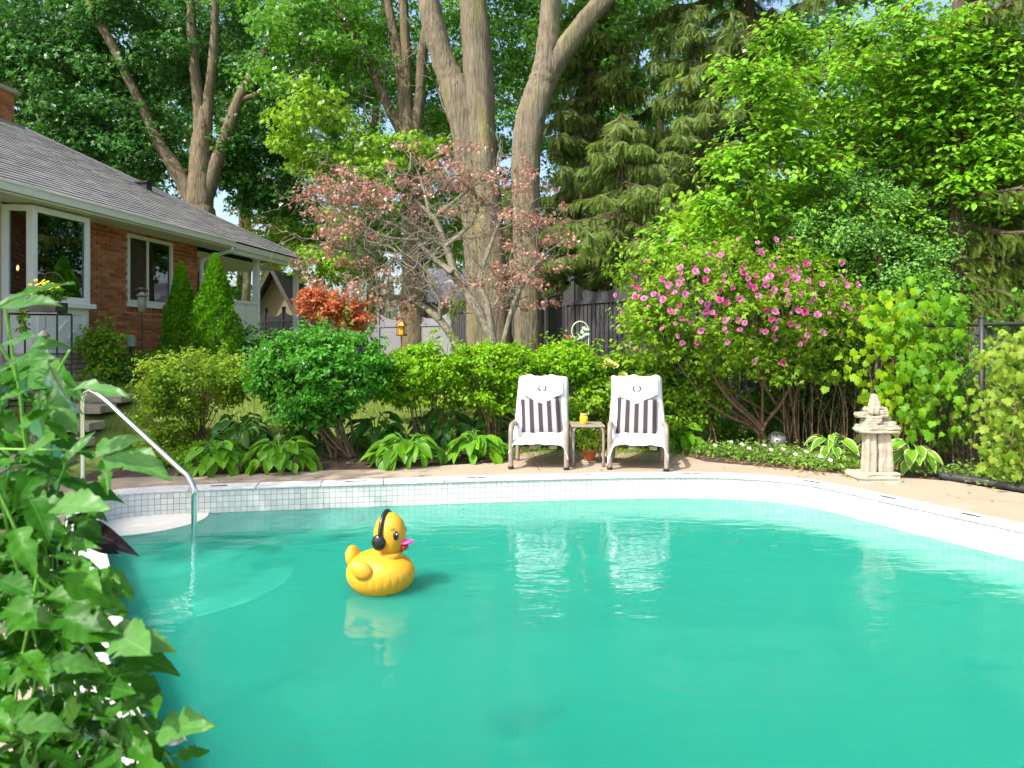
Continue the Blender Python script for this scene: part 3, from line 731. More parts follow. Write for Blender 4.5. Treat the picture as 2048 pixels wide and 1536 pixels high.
# roof: hip, eave all round, shingle courses laid as overlapping strips
EA, EB, EY, EZ = -9.0, 7.4, -.62, 3.56; AP = (2.9, 3.9); AZ = 6.0; YB = AP[1] * 2 - EY
rf = empty('roof', (0, 0, 0)); rf.parent = hs
part('roof_deck', MB().add([(EA, EY, EZ - .03), (EB, EY, EZ - .03), (EB, YB, EZ - .03), (EA, YB, EZ - .03), (EA, AP[1], AZ - .04), (AP[0], AP[1], AZ - .04)], [(0, 1, 5, 4), (1, 2, 5), (2, 3, 4, 5), (0, 4, 3), (3, 2, 1, 0)]), M['shingle'], rf, local=True)
sh = MB(); g = rng(31); NR = 34
def roofpt(x, s): return (x, EY - .03 + (AP[1] - EY) * s, EZ + (AZ - EZ) * s)
for r_ in range(NR):
    s0_, s1_ = r_ / NR, min(1, (r_ + 1.25) / NR); x = -7.0 - g.random() * .3
    xr = EB + (AP[0] - EB) * s0_
    while x < xr:
        w_ = g.uniform(.16, .36); xe = min(x + w_, xr); t_ = .012 + g.uniform(0, .008)
        n_ = np.array([0, -.46, .88])
        a, b = np.array(roofpt(x, s0_)), np.array(roofpt(xe - .004, s0_)); c_, d_ = np.array(roofpt(xe - .004, s1_)), np.array(roofpt(x, s1_))
        sh.add([a + n_ * t_, b + n_ * t_, c_ + n_ * .002, d_ + n_ * .002, a, b], [(0, 1, 2, 3), (4, 5, 1, 0)]); x = xe + .001
o = part('shingle_courses', sh, M['shingle'], rf, local=True); o['kind'] = 'stuff'
part('hip_cap', MB().tube([(EB, EY, EZ + .02), (AP[0], AP[1], AZ + .01)], .05, 6).tube([(AP[0], AP[1], AZ + .01), (EA, AP[1], AZ + .01)], .05, 6), M['shingle'], rf, local=True)
part('vent', MB().box(3.9, 4.10, 1.70, 1.95, 4.78, 5.0).box(3.86, 4.14, 1.66, 1.99, 5.0, 5.03), M['black'], rf, local=True)
part('vent', MB().box(-1.35, -1.1, 1.0, 1.25, 4.3, 4.55).box(-1.39, -1.06, .96, 1.29, 4.55, 4.58), M['black'], rf, local=True)
part('soffit', MB().box(EA, EB, EY + .05, .0, 3.411, 3.425).box(3.20, EB, .001, 7, 3.30, 3.32), M['cream_paint'], hs, local=True)
part('gutter', MB().box(EA, 3.55, EY - .06, EY + .045, 3.43, 3.55).box(EA, 3.55, EY - .075, EY - .0605, 3.535, 3.56).box(EA, 3.55, EY - .001, EY + .045, 3.40, 3.428), M['cream_paint'], hs, local=True, bevel=.006)
part('fascia', MB().box(3.56, EB, EY, EY + .04, 3.30, 3.54).box(3.56, EB, EY - .05, EY - .001, 3.40, 3.52), M['cream_paint'], hs, local=True)
ds = crom([(3.45, EY - .01, 3.43), (3.45, EY + .02, 3.34), (3.36, -.16, 3.20), (3.26, -.07, 3.10), (3.24, -.06, 2.9), (3.24, -.06, .7)], 5)
part('downspout', MB().tube(ds, .045, 8), M['cream_paint'], hs, local=True, smooth=True)
# porch: post, white half wall
part('porch_post', MB().box(4.98, 5.12, -.42, -.30, .5, 3.40), M['white_paint'], hs, local=True)
part('porch_post', MB().box(7.15, 7.28, -.42, -.30, .5, 3.30), M['white_paint'], hs, local=True)
pr = part('porch_panel', MB().box(3.25, 4.97, -.40, -.34, .5, 2.24), M['white_paint'], hs, local=True)
part('rail', MB().box(3.24, 4.975, -.43, -.31, 2.242, 2.30), M['white_paint'], pr, local=True)
for x in (3.9, 4.45): part('batten', MB().box(x, x + .05, -.415, -.402, .55, 2.235), M['cream_paint'], pr, local=True)
part('porch_floor', MB().box(3.2, 7.3, -.42, 5, .35, .5), M['deck'], hs, local=True)
ch = empty('chimney', (0, 0, 0)); ch.parent = hs
g = rng(41); part('chimney_core', MB().box(2.6, 3.66, 4.86, 5.54, 4.5, 7.08), M['mortar'], ch, local=True)
cb = MB()
for r_ in range(33):
    z = 4.6 + r_ * .0762
    for k in range(6):
        x = 2.6 + (k - (r_ % 2) * .5) * .2; cb.box(max(2.59, x), min(3.67, x + .19), 4.85, 4.9, z, z + .066)
    for k in range(4):
        y = 4.86 + (k - (r_ % 2) * .5) * .2; cb.box(3.62, 3.672, max(4.862, y), min(5.54, y + .19), z, z + .066)
o = part('chimney_brick', cb, M['brick'], ch, local=True); o['kind'] = 'stuff'
part('chimney_cap', MB().box(2.5, 3.74, 4.78, 5.62, 7.085, 7.18), M['flag'], ch, local=True, bevel=.02)
part('utility_box', MB().box(.93, 1.05, -.10, -.012, 1.28, 1.48), M['hook_green'], hs, local=True, bevel=.01)
part('utility_conduit', MB().tube([(.98, -.04, 1.28), (.98, -.04, 1.12), (.90, -.05, 1.0), (.88, -.05, .8)], .03, 8), M['black'], hs, local=True)
# lit chandelier in the room behind the bay
c0 = W0 + np.array([.134, .991]) * (-.75) + np.array([-.991, .134]) * .9
cl = thing('chandelier', 'small lit chandelier hanging inside behind the bay window', 'chandelier', (c0[0], c0[1], 2.5))
part('stem', MB().tube([(c0[0], c0[1], 2.55), (c0[0], c0[1], 3.36)], .01, 6), M['copper_metal'], cl)
for k in range(5):
    a = k * 2 * math.pi / 5; q = (c0[0] + .22 * math.cos(a), c0[1] + .22 * math.sin(a))
    part('arm', MB().tube(crom([(c0[0], c0[1], 2.55), ((c0[0] + q[0]) / 2, (c0[1] + q[1]) / 2, 2.45), (q[0], q[1], 2.52)], 4), .008, 5), M['copper_metal'], cl)
    part('bulb', MB().ell((q[0], q[1], 2.57), (.018, .018, .04), 8, 6), M['bulb'], cl)

# flagstone path and steps up to the house
sg = rng(51)
def rough_stone(x0, x1, y0, y1, z0, z1, g, n=7, j=.04):
    cx_, cy_ = (x0 + x1) / 2, (y0 + y1) / 2; P = []
    for (a, b) in ((x0, y0), (cx_, y0), (x1, y0), (x1, cy_), (x1, y1), (cx_, y1), (x0, y1), (x0, cy_)):
        P.append((a + g.uniform(-j, j), b + g.uniform(-j, j)))
    return MB().prism(P, z0, z1)
path = empty('stone_path', (-6, 8, 0)); tag(path, 'flagstone stepping path in the lawn beside the pool', kind='structure')
for k, y in enumerate(np.arange(6.7, 10.0, .52)):
    for x in (-6.5, -5.35):
        xx = x - (y - 6.7) * .16 + sg.uniform(-.1, .1); h = float(H(xx, y))
        part('paving_stone', rough_stone(xx - .5, xx + .45, y - .19, y + .19, h - .08, h + .025, sg), M['flag'], path, bevel=.012)
stp = thing('stone_steps', 'stacked flagstone steps climbing to the bay window', 'steps', (-7.4, 10.2, .3))
for k in range(5):
    y0 = 9.75 + k * .26; z1 = .42 + k * .115
    x = -8.7
    while x < -6.6:
        w_ = sg.uniform(.45, .8); part('step_stone', rough_stone(x, x + w_ - .02, y0, y0 + .40, z1 - .16 - .25, z1, sg, j=.012), M['flag'], stp, bevel=.012); x += w_

# ================================================================== FENCES AND NEIGHBOURS
fl_pts = [np.array(q) for q in [((1700 - CX) / F * 9.9, 9.9), ((1270 - CX) / F * 11.3, 11.3), ((905 - CX) / F * 16.8, 16.8), ((700 - CX) / F * 20.6, 20.6), ((500 - CX) / F * 27, 27)]]
def fence_run(a, b, label, mat, pan=1.75, zt=2.34, pitch=.115):
    L_ = np.linalg.norm(b - a); t_ = (b - a) / L_; n_ = np.array([t_[1], -t_[0]]);
    if np.dot(n_, -a) < 0: n_ = -n_
    h0 = float(H(*a)); fr = thing('wooden_fence', label, 'fence', (a[0], a[1], h0), group='charcoal garden fence runs')
    ang = math.atan2(t_[1], t_[0]); npn = max(1, int(round(L_ / pan))); pw = L_ / npn
    bw = .088
    board_me = mesh_np('board', MB().box(-bw / 2, bw / 2, -.009, .009, .06, zt - .35).V(), BOXF); board_me.materials.append(mat)
    sy = -1 if np.dot(np.array([-t_[1], t_[0]]), -a) < 0 else 1       # which local side faces the garden
    def at(s, off=0): p = a + t_ * s; return (p[0] - a[0] + n_[0] * off, p[1] - a[1] + n_[1] * off)
    def lbox(mb, s0, s1, o0, o1, z0, z1):
        mb.add([(*at(s0, o0), z0), (*at(s1, o0), z0), (*at(s1, o1), z0), (*at(s0, o1), z0), (*at(s0, o0), z1), (*at(s1, o0), z1), (*at(s1, o1), z1), (*at(s0, o1), z1)], BOXF); return mb
    for i in range(npn + 1):
        s = i * pw
        po = part('post', lbox(MB(), s - .05, s + .05, -.05, .05, 0, zt + .10), mat, fr, local=True)
        part('cap', lbox(lbox(MB(), s - .075, s + .075, -.075, .075, zt + .101, zt + .125), s - .05, s + .05, -.05, .05, zt + .126, zt + .16), mat, po, local=True)
        if i == npn: break
        s0, s1 = s + .052, s + pw - .052
        part('rail', lbox(MB(), s0, s1, -.02, .045, zt - .36, zt - .30), mat, fr, local=True)
        part('rail', lbox(MB(), s0, s1, -.045, -.012, .30, .38), mat, fr, local=True)
        m_ = MB(); n = 12; V = []                       # scalloped top board, highest at the posts
        for k in range(n + 1):
            s_ = s0 + (s1 - s0) * k / n; e = abs(2 * k / n - 1); zt_ = zt - .17 + .17 * e ** 2.2
            for o_, z_ in ((-.012, zt - .299), (.012, zt - .299), (.012, zt_), (-.012, zt_)): V.append((*at(s_, o_), z_))
        m_.add(V, [(k * 4 + j, k * 4 + (j + 1) % 4, k * 4 + 4 + (j + 1) % 4, k * 4 + 4 + j) for k in range(n) for j in range(4)] + [(3, 2, 1, 0), (n * 4, n * 4 + 1, n * 4 + 2, n * 4 + 3)])
        part('top_board', m_, mat, fr, local=True)
        nb = int((s1 - s0) / pitch); 
        for k in range(nb):
            s_ = s0 + pitch * (k + .5) + ((s1 - s0) - nb * pitch) / 2
            link('board', board_me, None, fr, (*at(s_, .012), 0), (0, 0, ang))
        back = MB()
        for k in range(nb - 1):
            s_ = s0 + pitch * (k + 1) + ((s1 - s0) - nb * pitch) / 2
            lbox(back, s_ - .035, s_ + .035, -.034, -.016, .06, zt - .36)
        o = part('back_boards', back, mat, fr, local=True); o['kind'] = 'stuff'
    return fr
fence_run(fl_pts[0], fl_pts[1], 'charcoal board fence behind the pink hibiscus', M['fence'])
fence_run(fl_pts[1], fl_pts[2], 'charcoal board fence with scalloped top behind the loungers', M['fence'], zt=2.2)
fence_run(fl_pts[2], fl_pts[3], 'grey sunlit fence behind the copper lantern', M['fence_far'], zt=1.85, pitch=.0905)
fence_run(fl_pts[3], fl_pts[4], 'distant grey fence in front of the olive shed', M['fence'], zt=1.75)

# black chain link fence on the right
cpts = np.array([(3.90, 9.55), (4.35, 8.35), (4.80, 7.15), (5.30, 5.8), (5.9, 4.2)])
cf = thing('chain_link_fence', 'black chain link fence overgrown with vines', 'fence', (4.8, 7.15, 0))
for p in cpts:
    po = part('post', MB().tube([(p[0], p[1], -.05), (p[0], p[1], 1.62)], .030, 10), M['chain'], cf, smooth=True)
    part('cap', MB().ell((p[0], p[1], 1.63), (.036, .036, .03), 10, 6), M['chain'], po)
part('top_rail', MB().tube([(p[0], p[1], 1.56) for p in cpts], .02, 8), M['chain'], cf, smooth=True)
cm = MB()
for a, b in zip(cpts[:-1], cpts[1:]):
    L_ = np.linalg.norm(b - a); hgt = 1.5; s = -hgt
    while s < L_:
        for sg_ in (1, -1):
            q = []
            for t_ in (0, hgt):
                x = s + t_ if sg_ > 0 else s + hgt - t_
                q.append((x, t_ + .05))
            (x0, z0_), (x1, z1_) = q
            lo, hi = 0.0, 1.0; dx = x1 - x0
            ts = sorted([(0 - x0) / dx, (L_ - x0) / dx]); lo = max(0, ts[0]); hi = min(1, ts[1])
            if hi - lo < .02: continue
            pt = [a + (b - a) * ((x0 + dx * w_) / L_) for w_ in (lo, hi)]; zz = [z0_ + (z1_ - z0_) * w_ for w_ in (lo, hi)]
            cm.tube([(*pt[0], zz[0]), (*pt[1], zz[1])], .0024, 3, False)
        s += .068
o = part('wire_mesh', cm, M['chain'], cf); o['kind'] = 'stuff'
pp = crom([(4.32, 7.06, .03), (4.50, 6.78, .035), (4.72, 6.40, .03), (5.0, 5.7, .03), (5.35, 4.9, .03)], 6)
solo('edging_pipe', MB().tube(pp, .042, 10), M['pipe'], (4.5, 6.78, 0), 'black rubber edging pipe along the deck below the vines', 'edging', smooth=True)

# olive shed and neighbour house beyond the fences
sd = thing('garden_shed', 'olive brown steep gabled shed beyond the porch', 'shed', (*px(548, 680, 30)[:2], .5))
c_ = px(548, 680, 30); x = c_[0]; y = c_[1]
part('wall', MB().add([(x - 2.0, y, .3), (x + 2.0, y, .3), (x, y, 4.15), (x - 2.0, y + 3, .3), (x + 2.0, y + 3, .3), (x, y + 3, 4.15)], [(0, 1, 2), (5, 4, 3), (0, 3, 4, 1)]), M['shed'], sd)
for s_ in (-1, 1):
    q = [(x, y - .5, 4.3), (x + s_ * 2.3, y - .5, -.1), (x + s_ * 2.3, y + 3.2, -.1), (x, y + 3.2, 4.3)]
    V = q + [(a + s_ * .12, b, c + .1) for a, b, c in q]
    part('roof', MB().add(V, BOXF), M['shed_roof'], sd)
nh = thing('neighbour_house', 'grey roofed neighbour house behind the board fence', 'house', (.4, 25, .3))
part('wall', MB().box(-3.6, 4.2, 24.6, 30, .2, 2.75), M['n_wall'], nh)
part('roof', MB().add([(-4.0, 24, 2.7), (4.6, 24, 2.7), (4.6, 27.5, 4.2), (-4.0, 27.5, 4.2), (4.6, 31, 2.7), (-4.0, 31, 2.7)], [(0, 1, 2, 3), (3, 2, 4, 5), (1, 4, 2), (0, 3, 5), (0, 5, 4, 1)]), M['n_roof'], nh)

# ================================================================== TREES
def tree(name, label, base, group=None): return thing(name, label, 'tree', base, group=group)
def crown_of(parent, boxes, g, size, tmpl, mat, crad=(.5, .9), per=60, flat=.45, name='crown', up=.7, droop=.4, shell=.0):
    """crown from ellipsoids (centre, radii, number of clumps)"""
    Ps = []; Qs = []
    for c, r, n in boxes:
        C = in_ell(n, c, r, g, shell); P, q = clumps(C, g.uniform(*crad, len(C)), per, g, flat)
        Ps.append(P); Qs.append(q + unit(P - np.asarray(c)) * .5)
    P = np.concatenate(Ps); Q = np.concatenate(Qs)
    D, N = orient(P, g, Q, up=up, droop=droop)
    return foliage(name, P, D, N, g.uniform(.7, 1.25, len(P)) * size, tmpl, mat, parent)

# big three stemmed maple behind the loungers
b = px(1010, 720, 13); b[2] = float(H(b[0], b[1]))
t3 = tree('maple_tree', 'great grey maple with three thick trunks behind the loungers', b)
g = rng(61); mb = MB()
px_limb(mb, [(996, 760, 80), (992, 700, 64), (985, 560, 62), (972, 400, 60), (962, 250, 60), (955, 120, 57), (942, -40, 54), (935, -250, 46), (950, -500, 30)], 13, 14, g)
part('trunk', mb, M['bark_maple'], t3, smooth=True)
mb = MB()
px_limb(mb, [(966, 760, 78), (966, 700, 62), (957, 520, 58), (945, 380, 58), (935, 265, 62), (915, 190, 60), (890, 130, 48), (870, 60, 46), (856, -10, 42), (835, -160, 34), (760, -420, 20)], 13.1, 12, g)
px_limb(mb, [(922, 230, 40), (934, 150, 30), (943, 60, 26), (940, -100, 20)], 13.4, 8, g)
for k in range(7):                                     # the broken knot on the left limb
    q = px(862 + g.uniform(-8, 8), 30 + g.uniform(-14, 14), 13.0); mb.ell(q, (.06, .06, .07), 8, 6, lambda q, t, p: q * g.uniform(.8, 1.2))
part('trunk', mb, M['bark_maple'], t3, smooth=True)
mb = MB()
px_limb(mb, [(1062, 760, 74), (1058, 700, 58), (1054, 560, 54), (1052, 400, 53), (1052, 310, 58), (1062, 240, 62), (1080, 180, 56), (1092, 130, 48), (1098, 60, 42), (1106, -60, 36), (1120, -300, 24)], 12.7, 13, g)
px_limb(mb, [(1078, 190, 44), (1110, 125, 44), (1145, 75, 42), (1185, 25, 40), (1235, -30, 36), (1330, -150, 28), (1450, -330, 18)], 12.7, 10, g)
part('trunk', mb, M['bark_maple'], t3, smooth=True)
crown_of(t3, [(px(1000, -430, 13.5), (4.6, 3.2, 1.9), 170), (px(1180, 120, 16), (1.3, 1.2, 1.7), 26), (px(1290, 60, 16.5), (1.2, 1.2, 1.4), 16)], g, .145, 'lobe3', M['maple_mid'], per=95)

# tree behind the copper lantern
b = px(828, 715, 18); b[2] = float(H(b[0], b[1]))
t2 = tree('maple_tree', 'slender forked maple rising behind the copper leaved tree', b)
g = rng(62); mb = MB()
px_limb(mb, [(830, 730, 66), (828, 690, 54), (828, 560, 50), (832, 450, 48), (822, 330, 45), (815, 255, 36), (813, 200, 18)], 18, 12, g)
part('trunk', mb, M['bark_back'], t2, smooth=True)
for pts in ([(816, 320, 34), (810, 240, 27), (800, 130, 22), (782, 40, 18), (765, -60, 14), (740, -200, 9)], [(820, 320, 34), (815, 240, 25), (812, 110, 21), (806, -40, 16), (810, -220, 9)],
            [(806, 270, 22), (775, 210, 19), (738, 130, 17), (695, 55, 14), (660, -20, 11), (600, -120, 7)], [(822, 330, 34), (830, 260, 27), (840, 190, 22), (846, 100, 20), (868, -30, 15), (900, -200, 9)]):
    mb = MB(); px_limb(mb, pts, 18, 8, g); part('limb', mb, M['bark_back'], t2, smooth=True)
mb = MB()
for k in range(16):                                     # bare dead twigs
    u, v = g.uniform(640, 900), g.uniform(110, 300); tb = []; tp = []
    grow(px(u, v, 17.6), (g.normal(), 0, g.uniform(-.2, .8)), .9, .018, 2, g, tb, tp, curl=.5)
    for P_, a_, b_ in tb: mb.tube(P_, [a_, b_], 4, False)
part('dead_twigs', mb, M['bark_pale'], t2)
crown_of(t2, [(px(640, 90, 18.5), (2.2, 1.8, 1.9), 70), (px(820, -230, 18.5), (4.2, 2.5, 2.4), 90), (px(900, 150, 19.5), (1.6, 1.2, 1.8), 34), (px(1120, 60, 20), (2.4, 1.2, 2.0), 46)], g, .155, 'lobe3', M['maple_mid'], per=110)
crown_of(t2, [(px(610, 240, 16.5), (1.0, .9, .95), 26), (px(700, 330, 16.8), (1.3, .9, .95), 34), (px(830, 290, 17.2), (.8, .8, .5), 12), (px(760, 430, 19), (1.7, .7, 1.0), 44), (px(900, 470, 19), (1.2, .7, .9), 30), (px(680, 520, 19.5), (1.2, .7, .7), 26)], g, .13, 'maple', M['maple_bright'], crad=(.3, .6), per=55, name='low_branches')

# maple behind the house
b = px(403, 640, 20); b[2] = float(H(b[0], b[1]))
t1 = tree('maple_tree', 'dense dark green maple towering over the house roof', b)
g = rng(63); mb = MB()
px_limb(mb, [(405, 640, 66), (403, 450, 54), (400, 400, 50), (402, 330, 42), (405, 265, 34), (405, 215, 18)], 20, 12, g)
part('trunk', mb, M['bark_back'], t1, smooth=True)
for pts in ([(402, 330, 33), (400, 265, 27), (396, 200, 22), (386, 100, 20), (380, -40, 16), (370, -220, 9)], [(407, 330, 33), (411, 265, 26), (418, 190, 21), (428, 90, 18), (432, -40, 14), (450, -200, 8)],
            [(405, 420, 34), (430, 335, 29), (462, 245, 25), (482, 190, 21), (530, 105, 15), (570, 30, 10)], [(398, 430, 34), (352, 340, 29), (318, 288, 23), (285, 215, 18), (255, 155, 18), (225, 90, 19), (190, 30, 17), (160, -50, 13), (120, -180, 8)],
            [(480, 200, 14), (510, 190, 11), (540, 170, 8)]):
    mb = MB(); px_limb(mb, pts, 20, 8, g); part('limb', mb, M['bark_back'], t1, smooth=True)
crown_of(t1, [(px(120, 200, 21), (2.6, 2.2, 2.2), 95), (px(250, 290, 20.8), (1.8, 1.6, 1.4), 46), (px(60, 60, 21), (2.4, 2.0, 1.6), 60), (px(330, 60, 21), (3.0, 2.0, 2.0), 85), (px(350, -260, 20.5), (5.5, 3.2, 2.6), 110), (px(520, 330, 21.5), (1.5, 1.5, 1.3), 44), (px(560, 180, 21), (1.4, 1.4, 1.6), 34), (px(-160, 120, 21), (2, 2, 3), 50), (px(560, 410, 21.5), (1.0, 1.0, .5), 14)],
         g, .165, 'lobe3', M['maple_dark'], per=120)
# off to the left, out of the frame: the garden tree whose shade lies on the pool's left end
b = np.array([-9.6, 3.2, .2])
t0 = tree('maple_tree', 'tall maple on the lawn beside the left end of the pool', b)
g = rng(64); part('trunk', MB().tube(crom([b, b + [.1, 0, 2.5], b + [.3, .1, 5], b + [.5, 0, 8]], 5), [.36, .28, .24, .12], 12), M['bark_maple'], t0, smooth=True)
crown_of(t0, [((-8.3, 2.4, 7.8), (1.7, 2.2, 1.4), 60), ((-10.2, 2.6, 8.4), (2.2, 2.4, 1.6), 70)], g, .15, 'lobe3', M['maple_mid'], per=55)

# far trees that close the garden
g = rng(65)
for k, (u, v, d, ru, rv, mat, lab) in enumerate([(-60, 330, 32, 330, 240, 'maple_dark', 'dark tree far behind the chimney'), (545, 450, 34, 120, 90, 'yellow', 'autumn yellow tree beyond the porch roof'), (640, 520, 33, 120, 110, 'maple_bright', 'light green tree beyond the olive shed'), (430, 560, 38, 150, 100, 'maple_mid', 'green tree seen through the porch'), (900, 540, 29, 140, 70, 'maple_dark', 'low dark tree over the board fence'), (500, 120, 38, 300, 300, 'maple_mid', 'pale green tree far behind the house maple'),
                                        (760, 420, 32, 180, 130, 'maple_mid', 'leafy tree beyond the grey sunlit fence'), (980, 330, 34, 240, 260, 'maple_mid', 'tall tree far behind the three stemmed maple'), (1290, 420, 30, 190, 170, 'maple_dark', 'dark tree beyond the spruces'),
                                        (1650, 250, 27, 300, 330, 'maple_dark', 'tall dark tree far behind the yellow green shrub tree'), (2050, 300, 25, 260, 360, 'maple_dark', 'dark tree beyond the right hand spruce'), (200, 150, 30, 330, 330, 'maple_dark', 'broad dark tree far behind the house maple'), (760, 60, 31, 330, 330, 'maple_mid', 'tall leafy tree far behind the slender maple'), (1330, 120, 27, 200, 260, 'maple_mid', 'light green tree behind the tall old spruce'), (2750, 200, 20, 500, 420, 'maple_mid', 'broad tree over the fence beyond the right end of the pool')]):
    b = px(u, 690, d); b[2] = .4
    tr = tree('background_tree', lab, b, 'trees beyond the garden')
    mb = MB(); px_limb(mb, [(u - 20, 700, 20), (u - 10, v + rv * .6, 15), (u + 5, v, 12), (u + 10, v - rv * .5, 5)], d, 8, g)
    if mat == 'yellow':
        px_limb(mb, [(u - 55, 640, 18), (u - 48, 470, 14), (u - 60, 400, 13), (u - 80, 330, 8)], d, 7, g); px_limb(mb, [(u + 2, 640, 16), (u + 8, 480, 13), (u + 22, 400, 10), (u + 30, 330, 6)], d, 7, g)
    part('trunk', mb, M['bark_pale' if mat == 'yellow' else 'bark_back'], tr, smooth=True)
    n = int(ru * rv / (F / d) ** 2 * 5.2)
    if mat == 'yellow': n = int(n * 1.3)
    crown_of(tr, [(px(u, v, d), (ru * d / F, 2.2, rv * d / F), n)], g, .24, 'lobe3', M[mat], crad=(.6, 1.1), per=75)

# ---- spruces
def spruce(label, u, d, z0, z1, rmax, zmin, g, mat, nb=90, per=46, taper=1.0, az=(0, 2 * math.pi), trunk_r=.2, slen=(.22, .46), group='norway spruces', droop=.5, extra=None):
    base = np.array([(u - CX) / F * d, d, float(H((u - CX) / F * d, d))])
    s = thing('spruce_tree', label, 'tree', base, group=group)
    top = np.array([base[0], base[1], z1])
    part('trunk', MB().tube([base, base * [1, 1, 0] + [.03, 0, (z1 + base[2]) / 2], top], [trunk_r, trunk_r * .65, .01], 10), M['bark_spruce'], s, smooth=True)
    br = MB(); P = []; D = []; N = []; S = []
    specs = []
    for k in range(nb):
        f = (k + g.random()) / nb; z = zmin + (z1 - zmin) * f; specs.append((z, g.uniform(*az), rmax * ((1 - f) ** taper) * g.uniform(.75, 1.12) + .12))
    if extra: specs += extra
    for z, a, L_ in specs:
        d_ = np.array([math.cos(a), math.sin(a), 0]); t_ = np.linspace(0, 1, 9)
        dz = -droop * L_ * (t_ ** 1.3) * .55 + .22 * L_ * t_ ** 3.2 * droop
        Q = np.stack([base[0] + d_[0] * L_ * t_, base[1] + d_[1] * L_ * t_, z + dz], 1)
        Q[1:] += g.normal(size=(8, 3)) * .03 * L_; br.tube(Q, [.018 + .012 * L_, .005], 5, False)
        n = int(1.6 * per * (.35 + L_)); tt = g.random(n) ** .75; i = np.minimum((tt * 8).astype(int), 7); fr_ = (tt * 8 - i)[:, None]
        p = Q[i] * (1 - fr_) + Q[i + 1] * fr_; side = np.cross(d_, [0, 0, 1]) * g.choice([-1, 1], n)[:, None]
        hang = g.random((n, 1)) * .9 + .35
        dd = unit(side * g.uniform(.2, 1.0, (n, 1)) + d_ * g.uniform(.1, .8, (n, 1)) + np.array([0, 0, -1]) * hang + g.normal(size=(n, 3)) * .12)
        w_ = 1 - .55 * tt
        P.append(p); D.append(dd); N.append(unit(g.normal(size=(n, 3)) + [0, -.8, .6])); S.append(g.uniform(*slen, n) * (w_ * .6 + .5))
        # second, shorter hanging row
        m_ = n // 2; P.append(p[:m_] + dd[:m_] * (S[-1][:m_, None] * .45)); D.append(unit(dd[:m_] * .35 + [0, 0, -1] + g.normal(size=(m_, 3)) * .2)); N.append(unit(g.normal(size=(m_, 3)) + [0, -1, .2])); S.append(g.uniform(*slen, m_) * .8)
    part('branches', br, M['bark_spruce'], s)
    foliage('needles', np.concatenate(P), np.concatenate(D), np.concatenate(N), np.concatenate(S), 'sprig', M[mat], s)
    return s
g = rng(71)
spruce('tall old spruce with a red brown trunk and hanging boughs', 1497, 15, 0, 14.5, 3.7, 2.6, g, 'spruce', nb=120, per=58, trunk_r=.17, slen=(.20, .42), taper=.6)
spruce('dark spruce half hidden behind the three stemmed maple', 1180, 15.8, 0, 9.6, 2.9, 2.5, g, 'spruce', nb=105, per=58, slen=(.20, .40), taper=.7)
spruce('young pointed spruce in front of the tall old spruce', 1388, 13.2, 0, 7.75, 1.45, 3.2, g, 'spruce_light', nb=80, per=60, trunk_r=.09, slen=(.13, .28), taper=.8)
spruce('small light green spruce with its tip above the fence', 1243, 12.6, 0, 5.5, 1.6, 2.75, g, 'spruce_light', nb=70, per=62, trunk_r=.08, slen=(.13, .28), taper=.75)
spruce('spruce with a rough grey trunk beside the chain link fence', 1915, 9.6, 0, 12, 2.3, 2.9, g, 'spruce', nb=64, per=66, trunk_r=.14, slen=(.14, .30), taper=.55, az=(R(-70), R(60)),
       extra=[(z, R(-20 + 25 * math.sin(k * 2.3)), .85 + .35 * math.sin(k * 1.7) ** 2) for k, z in enumerate(np.linspace(1.75, 3.7, 26))])

# ---- the yellow green shrub tree on the right and its lower neighbours
g = rng(72)
b = np.array([(1760 - CX) / F * 10.2, 10.2, .2]); rt = tree('shrub_tree', 'large bright yellow green shrub tree with arching orange brown stems', b)
mb = MB(); sprays = []
stems = [[(1760, 860), (1800, 600), (1790, 300), (1765, 130), (1700, 60)], [(1770, 860), (1850, 560), (1870, 320), (1830, 160), (1800, 30)], [(1750, 860), (1700, 560), (1620, 360), (1540, 200), (1500, 140)],
         [(1755, 860), (1730, 640), (1600, 480), (1500, 380), (1420, 400)], [(1770, 860), (1900, 600), (1960, 300), (1990, 140), (2010, 40)], [(1750, 860), (1690, 600), (1540, 540), (1400, 480), (1340, 500)],
         [(1765, 860), (1780, 500), (1700, 260), (1600, 120), (1560, 60)], [(1770, 860), (1830, 500), (1780, 220), (1720, 130)], [(1760, 860), (1780, 520), (1640, 330), (1520, 300), (1480, 330)], [(1765, 860), (1860, 640), (1900, 480), (1960, 420)]]
for st in stems:
    ds_ = np.linspace(10.3, 10.3 + g.uniform(-1.1, .3), len(st)); C = crom(np.array([px(u, v, d_) for (u, v), d_ in zip(st, ds_)]), 6)
    mb.tube(C, [.035, .02, .007], 6, False)
    for k in range(5, len(C)):
        if g.random() < .9:
            for s_ in range(4):
                dv = unit(np.array([g.normal() - .35, -abs(g.normal()) * .7, g.normal() * .25 + .12])); L_ = g.uniform(.35, .8)
                Q = np.array([C[k] + dv * L_ * t_ - np.array([0, 0, .28 * L_ * t_ * t_]) for t_ in np.linspace(0, 1, 5)]); mb.tube(Q, [.008, .003], 4, False); sprays.append(Q)
part('stems', mb, M['stem_orange'], rt, smooth=True)
